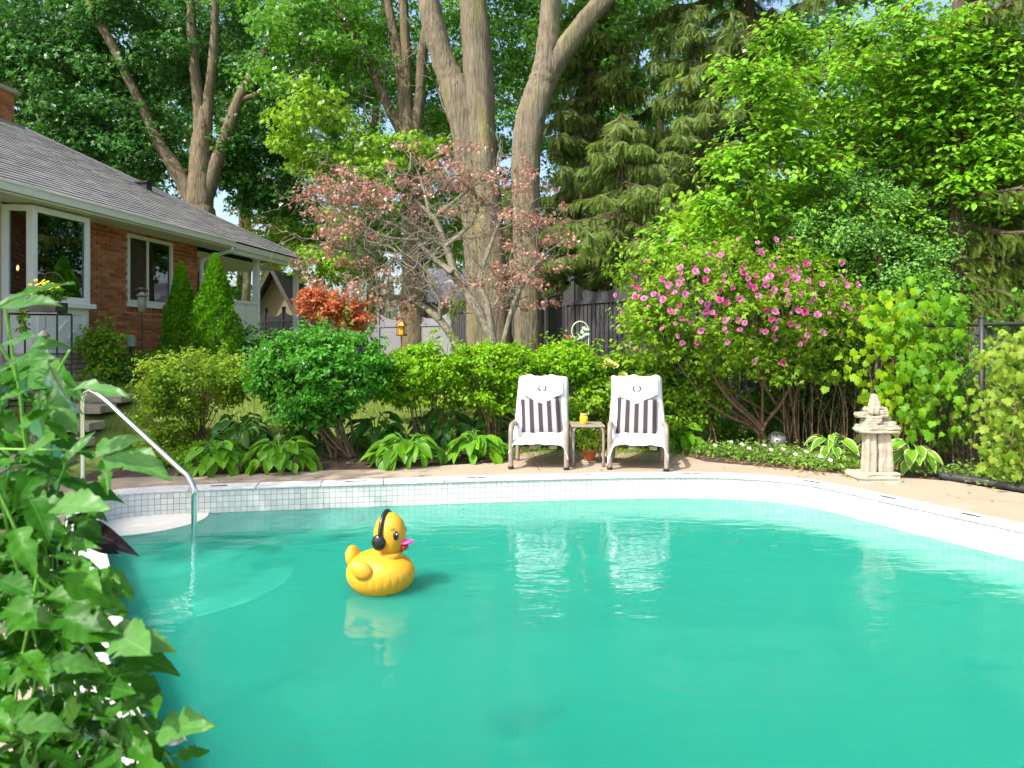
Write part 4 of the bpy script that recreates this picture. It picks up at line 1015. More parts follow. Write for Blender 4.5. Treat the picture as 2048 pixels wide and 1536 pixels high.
def spray_leaves(sprays, g, per, size, wid=.16):
    P = []; D = []; N = []
    for Q in sprays:
        ax_ = unit(Q[-1] - Q[0]); sd_ = unit(np.cross(ax_, [0, 0, 1])); n = per
        t_ = g.random(n); i = np.minimum((t_ * 4).astype(int), 3); f_ = (t_ * 4 - i)[:, None]; p = Q[i] * (1 - f_) + Q[i + 1] * f_
        s_ = g.choice([-1, 1], n)[:, None]; P.append(p + g.normal(size=(n, 3)) * [wid, wid, wid * .45])
        D.append(unit(sd_ * s_ * .8 + ax_ * .7 + [0, 0, -.35] + g.normal(size=(n, 3)) * .3)); N.append(unit(np.array([-.15, -.25, 1]) + g.normal(size=(n, 3)) * .4))
    return np.concatenate(P), np.concatenate(D), np.concatenate(N)
P, D, N = spray_leaves(sprays, g, 30, .1, .12)
C = np.concatenate([in_ell(110, px(1700, 250, 10.6), (1.7, .6, 1.5), g), in_ell(120, px(1850, 330, 10.5), (1.3, .6, 2.2), g), in_ell(60, px(1700, 520, 10.2), (1.4, .5, .7), g), in_ell(70, px(1950, 130, 9.3), (1.0, .4, 1.0), g), in_ell(40, px(1985, 330, 9.2), (.5, .3, .7), g), in_ell(40, px(1590, 420, 10.4), (1.0, .5, .6), g), in_ell(26, px(1420, 460, 10.3), (.65, .4, .35), g)])
P2, q = clumps(C, g.uniform(.25, .5, len(C)), 50, g, .35); D2, N2 = orient(P2, g, q + [-.3, -.6, .1], up=1.0, outw=.3, rnd=.35)
P = np.concatenate([P, P2]); D = np.concatenate([D, D2]); N = np.concatenate([N, N2])
foliage('crown', P, D, N, g.uniform(.07, .125, len(P)), 'oval', M['tree_right'], rt)

def blob_shrub(name, label, base, boxes, g, size, tmpl, mat, stems=0, per=40, crad=(.10, .22), flat=.6, stem_mat='twig', cat='shrub', shell=.55, up=.8, group=None, droop=.35, sr=.014, shoots=34):
    s = thing(name, label, cat, base, group=group)
    crown_of(s, boxes, g, size, tmpl, M[mat], crad=crad, per=per, flat=flat, name='foliage', up=up, shell=shell, droop=droop)
    if shoots:
        c, r, _ = boxes[0]; P_ = []; O_ = []
        for k in range(shoots):
            q = unit(g.normal(size=3)); q[2] = abs(q[2]) * .8 + .1; q = unit(q); p0 = np.asarray(c) + q * np.asarray(r) * g.uniform(.95, 1.12); L_ = g.uniform(.08, .26); dv = unit(q + g.normal(size=3) * .35 + [0, 0, .3]); m_ = int(8 + L_ * 50)
            P_.append(p0 + dv * (np.linspace(0, 1, m_)[:, None] * L_) + g.normal(size=(m_, 3)) * .018); O_.append(np.repeat(dv[None], m_, 0) + g.normal(size=(m_, 3)) * .6)
        P_ = np.concatenate(P_); O_ = np.concatenate(O_); D_, N_ = orient(P_, g, O_, up=.6, droop=.3); foliage('shoots', P_, D_, N_, g.uniform(.6, 1.2, len(P_)) * size, tmpl, M[mat], s, 'stuff')
    if stems:
        mb = MB(); c, r, _ = boxes[0]
        for k in range(stems):
            e = np.asarray(c) + g.uniform(-.6, .6, 3) * np.asarray(r); b_ = np.asarray(base) + [*(g.normal(size=2) * .05), 0]
            m_ = (b_ + e) / 2 + [0, 0, -.08] + g.normal(size=3) * .05; C_ = crom([b_, m_, e], 5); mb.tube(C_, [sr, sr * .45], 6, False)
            for j in range(3):
                e2 = e + g.normal(size=3) * np.asarray(r) * .45; mb.tube(crom([C_[-4], (C_[-4] + e2) / 2 + g.normal(size=3) * .03, e2], 3), [sr * .5, sr * .2], 5, False)
        part('stems', mb, M[stem_mat], s, smooth=True)
    return s
g = rng(73)
blob_shrub('leafy_shrub', 'blue green fine leaved shrub under the yellow green shrub tree', (5.2, 9.7, .1), [(px(1720, 420, 9.7), (.75, .4, .55), 60), (px(1650, 470, 9.5), (.6, .35, .3), 34), (px(1790, 560, 9.6), (.75, .4, .65), 66), (px(1870, 500, 9.8), (.5, .4, .6), 34)], g, .05, 'oval', 'bluish', 5, per=75, crad=(.16, .34))
blob_shrub('leafy_shrub', 'deep green thicket shrub between hibiscus and chain link fence', (4.7, 9.2, .1), [(px(1740, 700, 9.3), (.75, .4, .6), 70), (px(1830, 640, 9.3), (.7, .4, .7), 60), (px(1900, 760, 8.8), (.5, .3, .8), 40)], g, .06, 'oval', 'maple_mid', 6, per=60, crad=(.16, .34))
# bare brown stems of the thicket behind the hibiscus
mb = MB()
for k in range(110):
    u = g.uniform(1560, 1960); d = g.uniform(8.9, 9.9) - (u - 1560) / 400 * 1.2; p = gpx(u, 900); x = (u - CX) / F * d
    hh = g.uniform(.5, 1.7); q = np.array([x, d, 0]); mb.tube(crom([q, q + [g.normal() * .05, 0, hh * .5], q + [g.normal() * .14, g.normal() * .05, hh]], 3), [.009, .003], 4, False)
solo('brushwood', mb, M['twig'], (4.6, 9, 0), 'bare brown twigs of the thicket behind the stone figure', 'brushwood', kind='stuff')

# ---- hibiscus in flower
g = rng(74); b = gpx(1528, 895, .02); hb = thing('hibiscus_shrub', 'hibiscus bush covered in pink double flowers', 'shrub', b)
c = px(1485, 615, 8.9); rr = np.array([1.52, 1.0, .92]); tb = []; tp = []; mb = MB()
for k in range(13):
    b0_ = gpx(1528, 890, .02) + [g.normal() * .05, g.normal() * .05, 0] if k < 9 else gpx(1585, 885, .02) + [g.normal() * .04, 0, 0]
    a = g.uniform(0, 2 * math.pi); e = c + rr * [math.cos(a) * .8, math.sin(a) * .7, g.uniform(-.4, .35)]
    if k < 4: e = c + rr * [[-.75, -.55, .1, .5][k], -.3, [-.35, .1, .3, -.1][k]]
    m_ = b0_ * .45 + e * .55 + [0, 0, -.22]; C_ = crom([b0_, b0_ * .75 + m_ * .25 + [0, 0, .1], m_, e], 5); mb.tube(C_, [.026, .018, .009], 7, False)
    for j in range(6):
        i = g.integers(8, len(C_)); grow(C_[i], unit(C_[-1] - C_[i - 3]) + g.normal(size=3) * .5, .38, .008, 1, g, tb, tp, curl=.3)
for P_, a_, b_ in tb: mb.tube(P_, [a_, b_], 4, False)
part('stems', mb, M['twig'], hb, smooth=True)
C = np.concatenate([in_ell(230, c, rr, g, .55), np.array([p for p, _ in tp]), in_ell(40, px(1300, 650, 8.7), (.45, .4, .45), g), in_ell(36, px(1690, 640, 8.8), (.45, .4, .5), g), in_ell(20, px(1560, 760, 8.6), (.7, .4, .25), g)])
C = C[C[:, 2] > .92]
P, q = clumps(C, g.uniform(.10, .24, len(C)), 34, g, .7); D, N = orient(P, g, q + unit(P - c) * .6, up=.7)
foliage('foliage', P, D, N, g.uniform(.045, .085, len(P)), 'lobe3', M['hibiscus'], hb)
def flower_mesh(name, mat, n1=6, n2=5):
    mb = MB(); gg = rng(3)
    for ring, (n, L_, w_, tilt) in enumerate(((n1, 1.0, .95, .40), (n2, .72, .70, .85), (4, .48, .45, 1.2))):
        for k in range(n):
            a = 2 * math.pi * (k + ring * .5) / n + gg.normal() * .1; r_ = np.array([math.cos(a), math.sin(a), 0]); s_ = np.array([-math.sin(a), math.cos(a), 0]); u_ = np.array([0, 0, 1.])
            o_ = r_ * math.cos(tilt) + u_ * math.sin(tilt)
            mb.add([r_ * .05, o_ * L_ * .55 - s_ * w_ * .5 + u_ * .03, o_ * L_ * .95 - s_ * w_ * .3, o_ * L_ + u_ * .05, o_ * L_ * .95 + s_ * w_ * .3, o_ * L_ * .55 + s_ * w_ * .5 + u_ * .03], [(0, 5, 4, 3), (0, 3, 2, 1)])
    me = mesh_np(name, mb.V(), mb.f, True); me.materials.append(mat); return me
fm = [flower_mesh('flower', M['petal']), flower_mesh('flower', M['petal_deep'], 5, 4), flower_mesh('flower', M['petal'], 5, 6)]
def put_flower(me, p, n, s, parent, g, name='flower'):
    q = Vector(n).to_track_quat('Z', 'Y') @ Quaternion((0, 0, 1), g.uniform(0, 6.28))
    off = np.zeros(3); pp_ = parent
    while pp_ is not None: off += np.array(pp_.location); pp_ = pp_.parent
    return link(name, me, None, parent, np.asarray(p) - off, q, s)
fl_px = [(1268, 560), (1290, 520), (1340, 480), (1360, 545), (1330, 560), (1310, 590), (1345, 620), (1285, 640), (1256, 665), (1240, 690), (1262, 690), (1298, 697), (1275, 700), (1230, 645), (1325, 660), (1312, 690), (1390, 545), (1410, 510), (1425, 490), (1440, 515), (1465, 500), (1450, 550), (1480, 480), (1492, 525), (1515, 485), (1520, 510), (1548, 482), (1578, 480), (1488, 545), (1530, 560), (1535, 525), (1555, 515), (1575, 540), (1540, 555), (1600, 545), (1612, 530), (1617, 560), (1650, 530), (1495, 570), (1510, 575), (1515, 590), (1430, 580), (1465, 575), (1565, 570), (1572, 580), (1540, 590), (1596, 588), (1620, 580), (1652, 585), (1690, 565), (1713, 570), (1735, 628), (1680, 612), (1720, 615), (1702, 640), (1690, 600), (1660, 615), (1635, 632), (1577, 607), (1550, 635), (1522, 660), (1610, 658), (1610, 678), (1595, 690), (1595, 650), (1680, 670), (1568, 720), (1505, 718), (1400, 605), (1370, 590), (1380, 640), (1402, 662), (1425, 625), (1450, 640), (1470, 610), (1440, 600), (1350, 650), (1365, 680), (1390, 690), (1410, 640), (1455, 665), (1358, 610), (1320, 610), (1335, 585), (1410, 560), (1475, 640), (1642, 570), (1480, 660), (1560, 545), (1585, 560), (1620, 600)]
for k in range(90):
    a = g.uniform(0, 6.28); r_ = g.random() ** .5; fl_px.append((1480 + 250 * r_ * math.cos(a), 590 + 110 * r_ * math.sin(a)))
for u, v in fl_px:
    e = px(u, v, 1.0) - [0, 0, CH]; e = unit(e); o_ = np.array([0, 0, CH]); A_ = (e / rr) @ (e / rr); B_ = 2 * ((o_ - c) / rr) @ (e / rr); C_ = ((o_ - c) / rr) @ ((o_ - c) / rr) - 1.0; dsc = B_ * B_ - 4 * A_ * C_
    t_ = (-B_ - math.sqrt(dsc)) / (2 * A_) if dsc > 0 else -B_ / (2 * A_)
    p = o_ + e * t_; n_ = unit(unit((p - c) / rr) * .9 + np.array([g.normal() * .7, -.7 + g.normal() * .3, .15 + g.normal() * .6]))
    put_flower(fm[int(g.choice(3, p=[.4, .3, .3]))], p + n_ * g.uniform(-.03, .06), n_, g.uniform(.022, .052), hb, g)

# ---- copper leaved Japanese maple with bare twisted limbs
g = rng(75); b = px(985, 700, 10.5); b[2] = float(H(b[0], b[1])); jm = tree('japanese_maple', 'copper leaved maple with pale twisted half bare limbs', b)
limbs = [[(990, 770, 26), (985, 690, 24), (958, 625, 22), (915, 560, 18), (892, 490, 14), (870, 440, 10), (830, 400, 6)], [(905, 545, 13), (862, 512, 10), (820, 470, 8), (760, 440, 6), (690, 440, 4)], [(892, 492, 10), (930, 460, 9), (955, 420, 7), (940, 350, 4)],
         [(960, 760, 18), (915, 690, 17), (880, 640, 16), (840, 610, 13), (800, 596, 12), (755, 592, 9)], [(757, 592, 8), (772, 540, 7), (790, 500, 5), (720, 480, 3)], [(756, 592, 7), (745, 530, 6), (690, 500, 4), (640, 490, 2)],
         [(992, 720, 18), (975, 610, 14), (960, 560, 12), (985, 480, 9), (1012, 415, 5)], [(1000, 720, 12), (1030, 600, 9), (1080, 520, 6), (1130, 480, 3)], [(900, 500, 9), (840, 460, 8), (760, 400, 6), (670, 370, 3)], [(862, 440, 8), (842, 360, 6), (820, 305, 3)], [(872, 432, 8), (950, 370, 6), (1005, 335, 3)],
         [(880, 640, 9), (878, 590, 7), (850, 540, 5), (800, 500, 3)], [(838, 480, 6), (760, 470, 5), (690, 420, 3), (630, 400, 2)], [(1020, 640, 8), (1040, 580, 6), (1020, 520, 4), (1050, 450, 3)]]
tb = []; tp = []; mb = MB()
for L_ in limbs:
    ds_ = 10.5 + np.cumsum(g.normal(size=len(L_)) * .14) - .1; C_ = px_limb(mb, L_, list(ds_), 7)
    for k in range(9 if L_[0][2] > 15 else 16):
        i = int(g.integers(len(C_) // 3, len(C_))); dv = np.array([g.normal() - .1, g.normal() * .5 - .2, g.normal() * .7])
        grow(C_[i], dv, g.uniform(.35, .65), .0105, 2, g, tb, tp, curl=.75, up=.03, spread=.8)
for P_, a_, b_ in tb: mb.tube(P_, [a_, b_ * .6], 4, False)
part('limbs', mb, M['bark_pale'], jm, smooth=True)
tips = np.array([p for p, _ in tp]); U = CX + F * tips[:, 0] / tips[:, 1]; Vv = HZ - F * (tips[:, 2] - CH) / tips[:, 1]
e2 = ((U - 865) / 270) ** 2 + ((Vv - 470) / 175) ** 2; tips = tips[(e2 > .30) & (e2 < 1.25)]
blobs = [(640, 470), (655, 510), (620, 520), (690, 520), (700, 400), (660, 390), (740, 350), (780, 330), (830, 310), (880, 320), (920, 370), (760, 420), (720, 450), (810, 360), (860, 380), (960, 400), (1000, 380), (985, 430), (930, 420), (1060, 420), (1045, 460), (1030, 500), (1085, 490), (1110, 480), (1140, 470), (1060, 530), (1020, 540), (960, 470), (700, 560), (640, 560), (610, 560), (1090, 600), (1110, 610), (1040, 600), (830, 420), (890, 420), (780, 400), (650, 430), (1070, 560), (1000, 470), (720, 520), (670, 470), (750, 480), (680, 350), (625, 380)]
C = np.array([px(u + g.normal() * 8, v + g.normal() * 8, 10.5 + g.normal() * .35) for u, v in blobs for _ in range(2)])
C = np.concatenate([C, tips[g.random(len(tips)) < .24]])
P, q = clumps(C, g.uniform(.09, .20, len(C)), 24, g, .6); D, N = orient(P, g, q, up=.5, rnd=.7, droop=.6)
foliage('leaves', P, D, N, g.uniform(.032, .060, len(P)), 'maple', M['copper'], jm)
b = px(665, 700, 12.6); b[2] = float(H(b[0], b[1]))
blob_shrub('maple_shrub', 'low orange red maple shrub behind the round green shrub', b, [(px(660, 618, 12.6), (.52, .35, .18), 40), (px(625, 590, 12.6), (.3, .3, .12), 12), (px(710, 640, 12.6), (.35, .3, .12), 14)], g, .075, 'maple', 'orange', 4, per=34, crad=(.12, .22))

# ---- conical cedars by the house and the row beyond the fence
def cedar(label, u, d, z1, w, g, mat='cedar', n=5200, size=.06, group='conical cedars', zb=None):
    x = (u - CX) / F * d; zb = float(H(x, d)) if zb is None else zb
    s = thing('cedar_tree', label, 'tree', (x, d, zb), group=group)
    part('trunk', MB().tube([(x, d, zb - .02), (x, d, z1 - .15)], [.05, .01], 7), M['bark_spruce'], s)
    t_ = g.random(n) ** .85; a = g.uniform(0, 2 * math.pi, n); h = z1 - zb
    lump = 1 + .13 * np.sin(a * 3 + t_ * 17) + .09 * np.sin(a * 7 - t_ * 29 + 1) + g.normal(size=n) * .05
    r_ = w / 2 * np.clip(np.minimum(1.0, (1 - t_) * 1.55) ** .8, .02, 1) * lump * (.80 + .2 * g.random(n))
    P = np.stack([x + r_ * np.cos(a), d + r_ * np.sin(a), zb + .05 + t_ * h], 1); out = np.stack([np.cos(a), np.sin(a), .25 + 0 * a], 1)
    D = unit(out * .5 + [0, 0, .9] + g.normal(size=(n, 3)) * .3); N = unit(out + g.normal(size=(n, 3)) * .5)
    foliage('foliage', P, D, N, g.uniform(.7, 1.3, n) * size, 'sprig' if size > .08 else 'lobe3', M[mat], s)
g = rng(76)
cedar('slim cone shaped cedar against the brick wall', 362, 12.7, 2.72, .66, g, n=6000)
cedar('broad cone shaped cedar by the porch corner', 430, 12.4, 2.84, .86, g, n=8500)
for k, (u, v) in enumerate(((690, 572), (712, 560), (735, 545), (757, 560), (780, 566))):
    cedar('narrow cedar in the row beyond the grey sunlit fence', u, 23, CH + (HZ - v) / F * 23, .75, g, 'hibiscus', 2200, .10, 'cedar row beyond the fence', .4)

# ---- shrubs between deck and lawn
g = rng(77)
def sb(u, v, d): p = px(u, v, d); p[2] = float(H(p[0], d)) - .01; return p
blob_shrub('yellowing_shrub', 'loose yellow tinged shrub left of the round green shrub', sb(400, 900, 8.9), [(px(395, 765, 8.9), (.62, .55, .38), 120), (px(320, 770, 8.8), (.30, .35, .34), 40), (px(460, 750, 8.9), (.30, .4, .32), 40), (px(330, 840, 8.7), (.35, .3, .22), 30)], g, .05, 'oval', 'shrub_yellow', 14, per=46, crad=(.09, .19), sr=.009)
blob_shrub('round_shrub', 'dense rounded dark green shrub on several bare stems', sb(690, 915, 8.35), [(px(640, 748, 8.4), (.76, .70, .56), 250), (px(620, 820, 8.3), (.42, .45, .2), 40), (px(560, 740, 8.4), (.38, .45, .36), 50), (px(720, 735, 8.4), (.36, .45, .36), 50)], g, .058, 'oval', 'shrub_round', 12, per=56, crad=(.09, .19), sr=.020)
blob_shrub('hedge_shrub', 'clipped yellow green shrub right of the round green shrub', sb(845, 900, 8.9), [(px(850, 738, 8.9), (.56, .5, .30), 130), (px(800, 770, 8.8), (.24, .35, .30), 40)], g, .055, 'oval', 'shrub_hedge', 10, per=48, crad=(.08, .17), sr=.012, shoots=14)
blob_shrub('hedge_shrub', 'clipped yellow green shrub just behind the left lounger', sb(985, 900, 9.1), [(px(985, 735, 9.1), (.56, .5, .32), 135), (px(1000, 790, 9.0), (.45, .35, .22), 36)], g, .055, 'oval', 'shrub_hedge', 9, per=48, crad=(.08, .17), sr=.012, shoots=14)
blob_shrub('hedge_shrub', 'clipped green shrub in front of the plant hook', sb(1130, 900, 9.3), [(px(1130, 725, 9.3), (.47, .5, .26), 110), (px(1160, 740, 9.2), (.25, .35, .18), 24)], g, .055, 'oval', 'shrub_hedge', 8, per=48, crad=(.08, .17), sr=.010, shoots=14)
blob_shrub('lawn_edge_plants', 'light green leafy plants in the bed behind the clipped shrubs', sb(860, 800, 10.4), [(px(860, 790, 10.4), (.7, .3, .22), 40), (px(960, 800, 10.2), (.6, .3, .28), 40)], g, .08, 'oval', 'maple_bright', 0, per=30, crad=(.1, .2), cat='plants')
blob_shrub('leafy_shrub', 'low bushy plants filling the gap behind the side table', sb(1180, 870, 9.2), [(px(1180, 820, 9.0), (.42, .22, .32), 50), (px(1120, 850, 9.1), (.5, .2, .25), 36), (px(1330, 830, 9.0), (.5, .22, .34), 50), (px(1240, 850, 9.2), (.4, .2, .24), 30)], g, .065, 'oval', 'maple_bright', 4, per=34, crad=(.1, .2))
blob_shrub('house_shrub', 'upright bright shrub at the corner of the bay window', sb(205, 760, 11.0), [(px(200, 705, 11.0), (.22, .2, .36), 30), (px(195, 755, 10.9), (.34, .25, .2), 26)], g, .07, 'oval', 'maple_bright', 4, per=34, crad=(.1, .2))
blob_shrub('house_shrub', 'low dark green shrub under the brick wall window', sb(275, 760, 11.2), [(px(270, 745, 11.2), (.52, .3, .28), 50), (px(330, 720, 11.6), (.4, .3, .2), 24)], g, .06, 'oval', 'maple_mid', 4, per=36, crad=(.1, .2))
blob_shrub('porch_shrub', 'dark shrub below the white porch panel', sb(500, 700, 13.6), [(px(500, 690, 13.6), (.5, .3, .25), 30)], g, .08, 'oval', 'maple_dark', 3, per=36, crad=(.12, .24))
blob_shrub('leafy_shrub', 'leafy green bush below the left side of the hibiscus', sb(1420, 880, 8.9), [(px(1390, 800, 9.2), (.4, .3, .4), 50), (px(1350, 770, 9.2), (.4, .3, .4), 50)], g, .065, 'oval', 'hibiscus', 5, per=40, crad=(.1, .22))
blob_shrub('leafy_shrub', 'low leafy growth behind the bare hibiscus stems', sb(1600, 870, 9.6), [(px(1640, 830, 9.7), (.55, .25, .35), 44), (px(1490, 860, 9.6), (.4, .2, .22), 28), (px(1560, 800, 9.9), (.5, .2, .3), 26)], g, .07, 'oval', 'maple_mid', 4, per=36, crad=(.1, .22))
# hydrangea with lime heads
b = sb(1255, 860, 9.5); hy = blob_shrub('hydrangea', 'hydrangea with lime flower heads behind the right lounger', b, [(px(1255, 765, 9.5), (.42, .3, .30), 40), (px(1300, 745, 9.5), (.3, .25, .2), 20)], g, .11, 'oval', 'maple_bright', 6, per=20, crad=(.1, .2))
lm = flower_mesh('flower_head', M['lime_flower'], 8, 7)
for u, v in ((1215, 727), (1228, 733), (1245, 752), (1262, 762), (1205, 735)): put_flower(lm, px(u, v, 9.15), (0, -.6, .8), .07, hy, g, 'flower_head')
b = px(1138, 690, 9.55); b[2] = float(H(b[0], b[1])); of = thing('orange_flower', 'single orange flower rising behind the clipped shrub', 'flower', b)
p = px(1138, 676, 9.55); part('stem', MB().tube([b, p], .006, 5), M['green_stem'], of); put_flower(flower_mesh('bloom', M['orange'], 9, 8), p, (0, -.5, .8), .05, of, g, 'bloom')
b = sb(508, 800, 8.75); pf = thing('phlox', 'pale pink phlox bloom between the two left shrubs', 'flower', b); p = px(508, 746, 8.75); part('stem', MB().tube([b, p], .006, 5), M['green_stem'], pf)
for k in range(5): put_flower(flower_mesh('bloom', M['white_flower'], 5, 3), p + g.normal(size=3) * .03, (0, -.6, .8), .03, pf, g, 'bloom')

# ---- hostas, every leaf apart
def hosta_leaf(name, mat, wid=.62, ny=7, nx=4, tip=.30, edge=None):
    G = []
    for i in range(ny):
        y = i / (ny - 1); w = wid * .5 * (math.sin(math.pi * min(1, y * .93 + .08) ** .72) ** .8) if i < ny - 1 else .01
        row = []
        for j in range(nx * 2 - 1):
            x = (j / (nx - 1) - 1); zz = .10 * abs(x) * w * 3 - tip * y * y - .05 * math.cos(x * 9) * w * .5
            row.append((x * w, y, zz))
        G.append(row)
    mb = MB().grid(np.array(G)); me = mesh_np(name, mb.V(), mb.f, True); me.materials.append(mat)
    if edge:
        me.materials.append(edge); nc = nx * 2 - 2
        for k, p in enumerate(me.polygons):
            if k % nc in (0, nc - 1) or k // nc == ny - 2: p.material_index = 1
    return me
hl = [hosta_leaf('leaf', M['hosta_v'], .66), hosta_leaf('leaf', M['hosta_v'], .56, tip=.42), hosta_leaf('leaf', M['hosta_v'], .72, tip=.2)]
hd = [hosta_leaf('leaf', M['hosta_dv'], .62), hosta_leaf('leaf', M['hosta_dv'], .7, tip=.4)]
hv = [hosta_leaf('leaf', M['hosta_v'], .50, ny=9, nx=5, edge=M['hosta_edge']), hosta_leaf('leaf', M['hosta_v'], .56, ny=9, nx=5, tip=.38, edge=M['hosta_edge'])]
def hosta(label, c, g, n=26, rad=.30, L=.22, metas=hl, hgt=.28, group='hostas'):
    s = thing('hosta_plant', label, 'hosta', c, group=group); sm = MB()
    for k in range(n):
        f = (k + .5) / n; a = k * 2.39996 + g.normal() * .35; r_ = rad * (.25 + .75 * f ** .7); z = hgt * (1.05 - .75 * f ** 1.3) * g.uniform(.85, 1.15)
        p = np.array([math.cos(a) * r_ * .62, math.sin(a) * r_ * .62, z]); pit = -(.10 + .95 * f) * g.uniform(.5, 1.3) + g.normal() * .12
        d_ = Vector((math.cos(a) * math.cos(pit), math.sin(a) * math.cos(pit), math.sin(pit))); n_ = Vector((g.normal() * .35 + .5 * math.cos(a) * f, g.normal() * .35 + .5 * math.sin(a) * f, 1)); b_ = d_.cross(n_).normalized(); n_ = b_.cross(d_).normalized()
        q = Matrix((b_, d_, n_)).transposed().to_quaternion(); link('leaf', metas[int(g.integers(len(metas)))], None, s, p, q, L * g.uniform(.62, 1.2))
        sm.tube(crom([(0, 0, 0), (p[0] * .5, p[1] * .5, z * .8), p], 3), .005, 4, False)
    part('stalks', sm, M['green_stem'], s, local=True)
g = rng(78)
hosta('hosta clump at the foot of the pool hand rail', gpx(428, 946, 0) + [0, .06, 0], g, 60, .48, .185)
hosta('hosta clump under the left side of the round shrub', gpx(558, 940, 0) + [0, .06, 0], g, 78, .58, .19)
hosta('hosta clump right of the round shrub stems', gpx(812, 930, 0) + [0, .08, 0], g, 78, .60, .195)
hosta('hosta clump beside the left lounger', gpx(952, 922, 0) + [0, .1, 0], g, 62, .50, .20)
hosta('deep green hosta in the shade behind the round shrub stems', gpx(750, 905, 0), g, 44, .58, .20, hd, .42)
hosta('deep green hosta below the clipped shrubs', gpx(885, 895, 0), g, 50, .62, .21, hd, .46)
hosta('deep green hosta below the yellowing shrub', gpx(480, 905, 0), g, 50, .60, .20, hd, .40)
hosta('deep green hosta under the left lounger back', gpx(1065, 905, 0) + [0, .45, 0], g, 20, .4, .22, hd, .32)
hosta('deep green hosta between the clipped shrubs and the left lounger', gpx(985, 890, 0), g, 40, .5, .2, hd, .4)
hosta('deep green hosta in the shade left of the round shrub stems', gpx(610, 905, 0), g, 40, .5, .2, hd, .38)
hosta('hosta clump right of the right lounger', gpx(1365, 905, 0) + [0, .25, 0], g, 24, .42, .24, hl, .36)
hosta('hosta clump behind the right lounger seat', gpx(1265, 905, 0) + [0, .55, 0], g, 18, .34, .22, hl, .28)
hosta('white edged hosta right of the stone figure', gpx(1838, 950, 0) + [0, .1, 0], g, 26, .34, .21, hv, .30)
hosta('white edged hosta left of the stone figure', gpx(1672, 925, 0) + [0, .1, 0], g, 26, .38, .20, hv, .28)
hosta('white edged hosta right behind the stone figure', gpx(1772, 925, 0) + [0, .2, 0], g, 16, .28, .20, hv, .36)
# ground cover
def cover(label, pts, g, n, size, mat, hgt, name='ground_cover', fl=None):
    P = []
    for (u, v) in pts: P.append(gpx(u, v, 0))
    P = np.array(P); i = g.integers(len(P), size=n); Q = P[i] + g.normal(size=(n, 3)) * [.17, .09, 0]; Q[:, 2] = np.abs(g.normal(size=n)) * hgt * .55 + .01
    D, N = orient(Q, g, g.normal(size=(n, 3)), up=.9, rnd=.5, droop=.1); V, Fc = leaves_VF(Q, D, N, g.uniform(.6, 1.3, n) * size, 'oval')
    o = solo(name, (V, Fc), M[mat], P.mean(0), label, 'plants', kind='stuff')
    return P
Pc = cover('low green bedding plants with white flowers along the deck edge', [(u, 905 + (u - 1390) * .115) for u in range(1385, 1715, 14)] + [(u, 895 + (u - 1390) * .10) for u in range(1385, 1715, 22)], g, 3600, .045, 'ground_cover', .12)
wf = flower_mesh('white_bloom', M['white_flower'], 5, 3)
bd = thing('white_flowers', 'small white bedding flowers beside the silver globe', 'flowers', (Pc[:, 0].mean(), Pc[:, 1].mean(), 0))
for u, v in ((1462, 898), (1483, 903), (1498, 912), (1542, 915), (1566, 914), (1590, 925), (1640, 930), (1660, 938), (1430, 905), (1528, 905), (1612, 920)): put_flower(wf, gpx(u, v + 8, 0) * [1, 1, 0] + [0, 0, .13], (0, -.5, .8), .028, bd, g, 'bloom')
cover('low yellow green ground cover at the foot of the hand rail', [(u, 930 + (u % 3) * 8) for u in range(270, 400, 12)] + [(u, 905) for u in range(290, 400, 14)], g, 1500, .05, 'shrub_hedge', .18)
cover('small leafy weeds along the black edging pipe', [(1900 + k * 15, 948 + k * 3.0) for k in range(10)], g, 700, .05, 'ground_cover', .12)
# lawn blades where the lawn shows
n = 42000; Q = np.stack([g.uniform(-6.4, 2.2, n), g.uniform(8.3, 12.8, n), np.zeros(n)], 1); Q = Q[~((Q[:, 0] < -4.9 + 0) & (Q[:, 1] < 10) & (Q[:, 0] > -7.2) & (((Q[:, 1] - 6.7) % .52 < .2) | ((Q[:, 1] - 6.7) % .52 > .32)))]; n = len(Q); Q[:, 2] = H(Q[:, 0], Q[:, 1]) - .03
V, Fc = leaves_VF(Q, unit(g.normal(size=(n, 3)) * .35 + [0, 0, 1]), unit(g.normal(size=(n, 3))), g.uniform(.035, .075, n), 'blade')
solo('lawn_grass', (V, Fc), M['grass'], (-2, 10, .2), 'short sunlit lawn grass behind the shrubs', 'grass', kind='stuff')

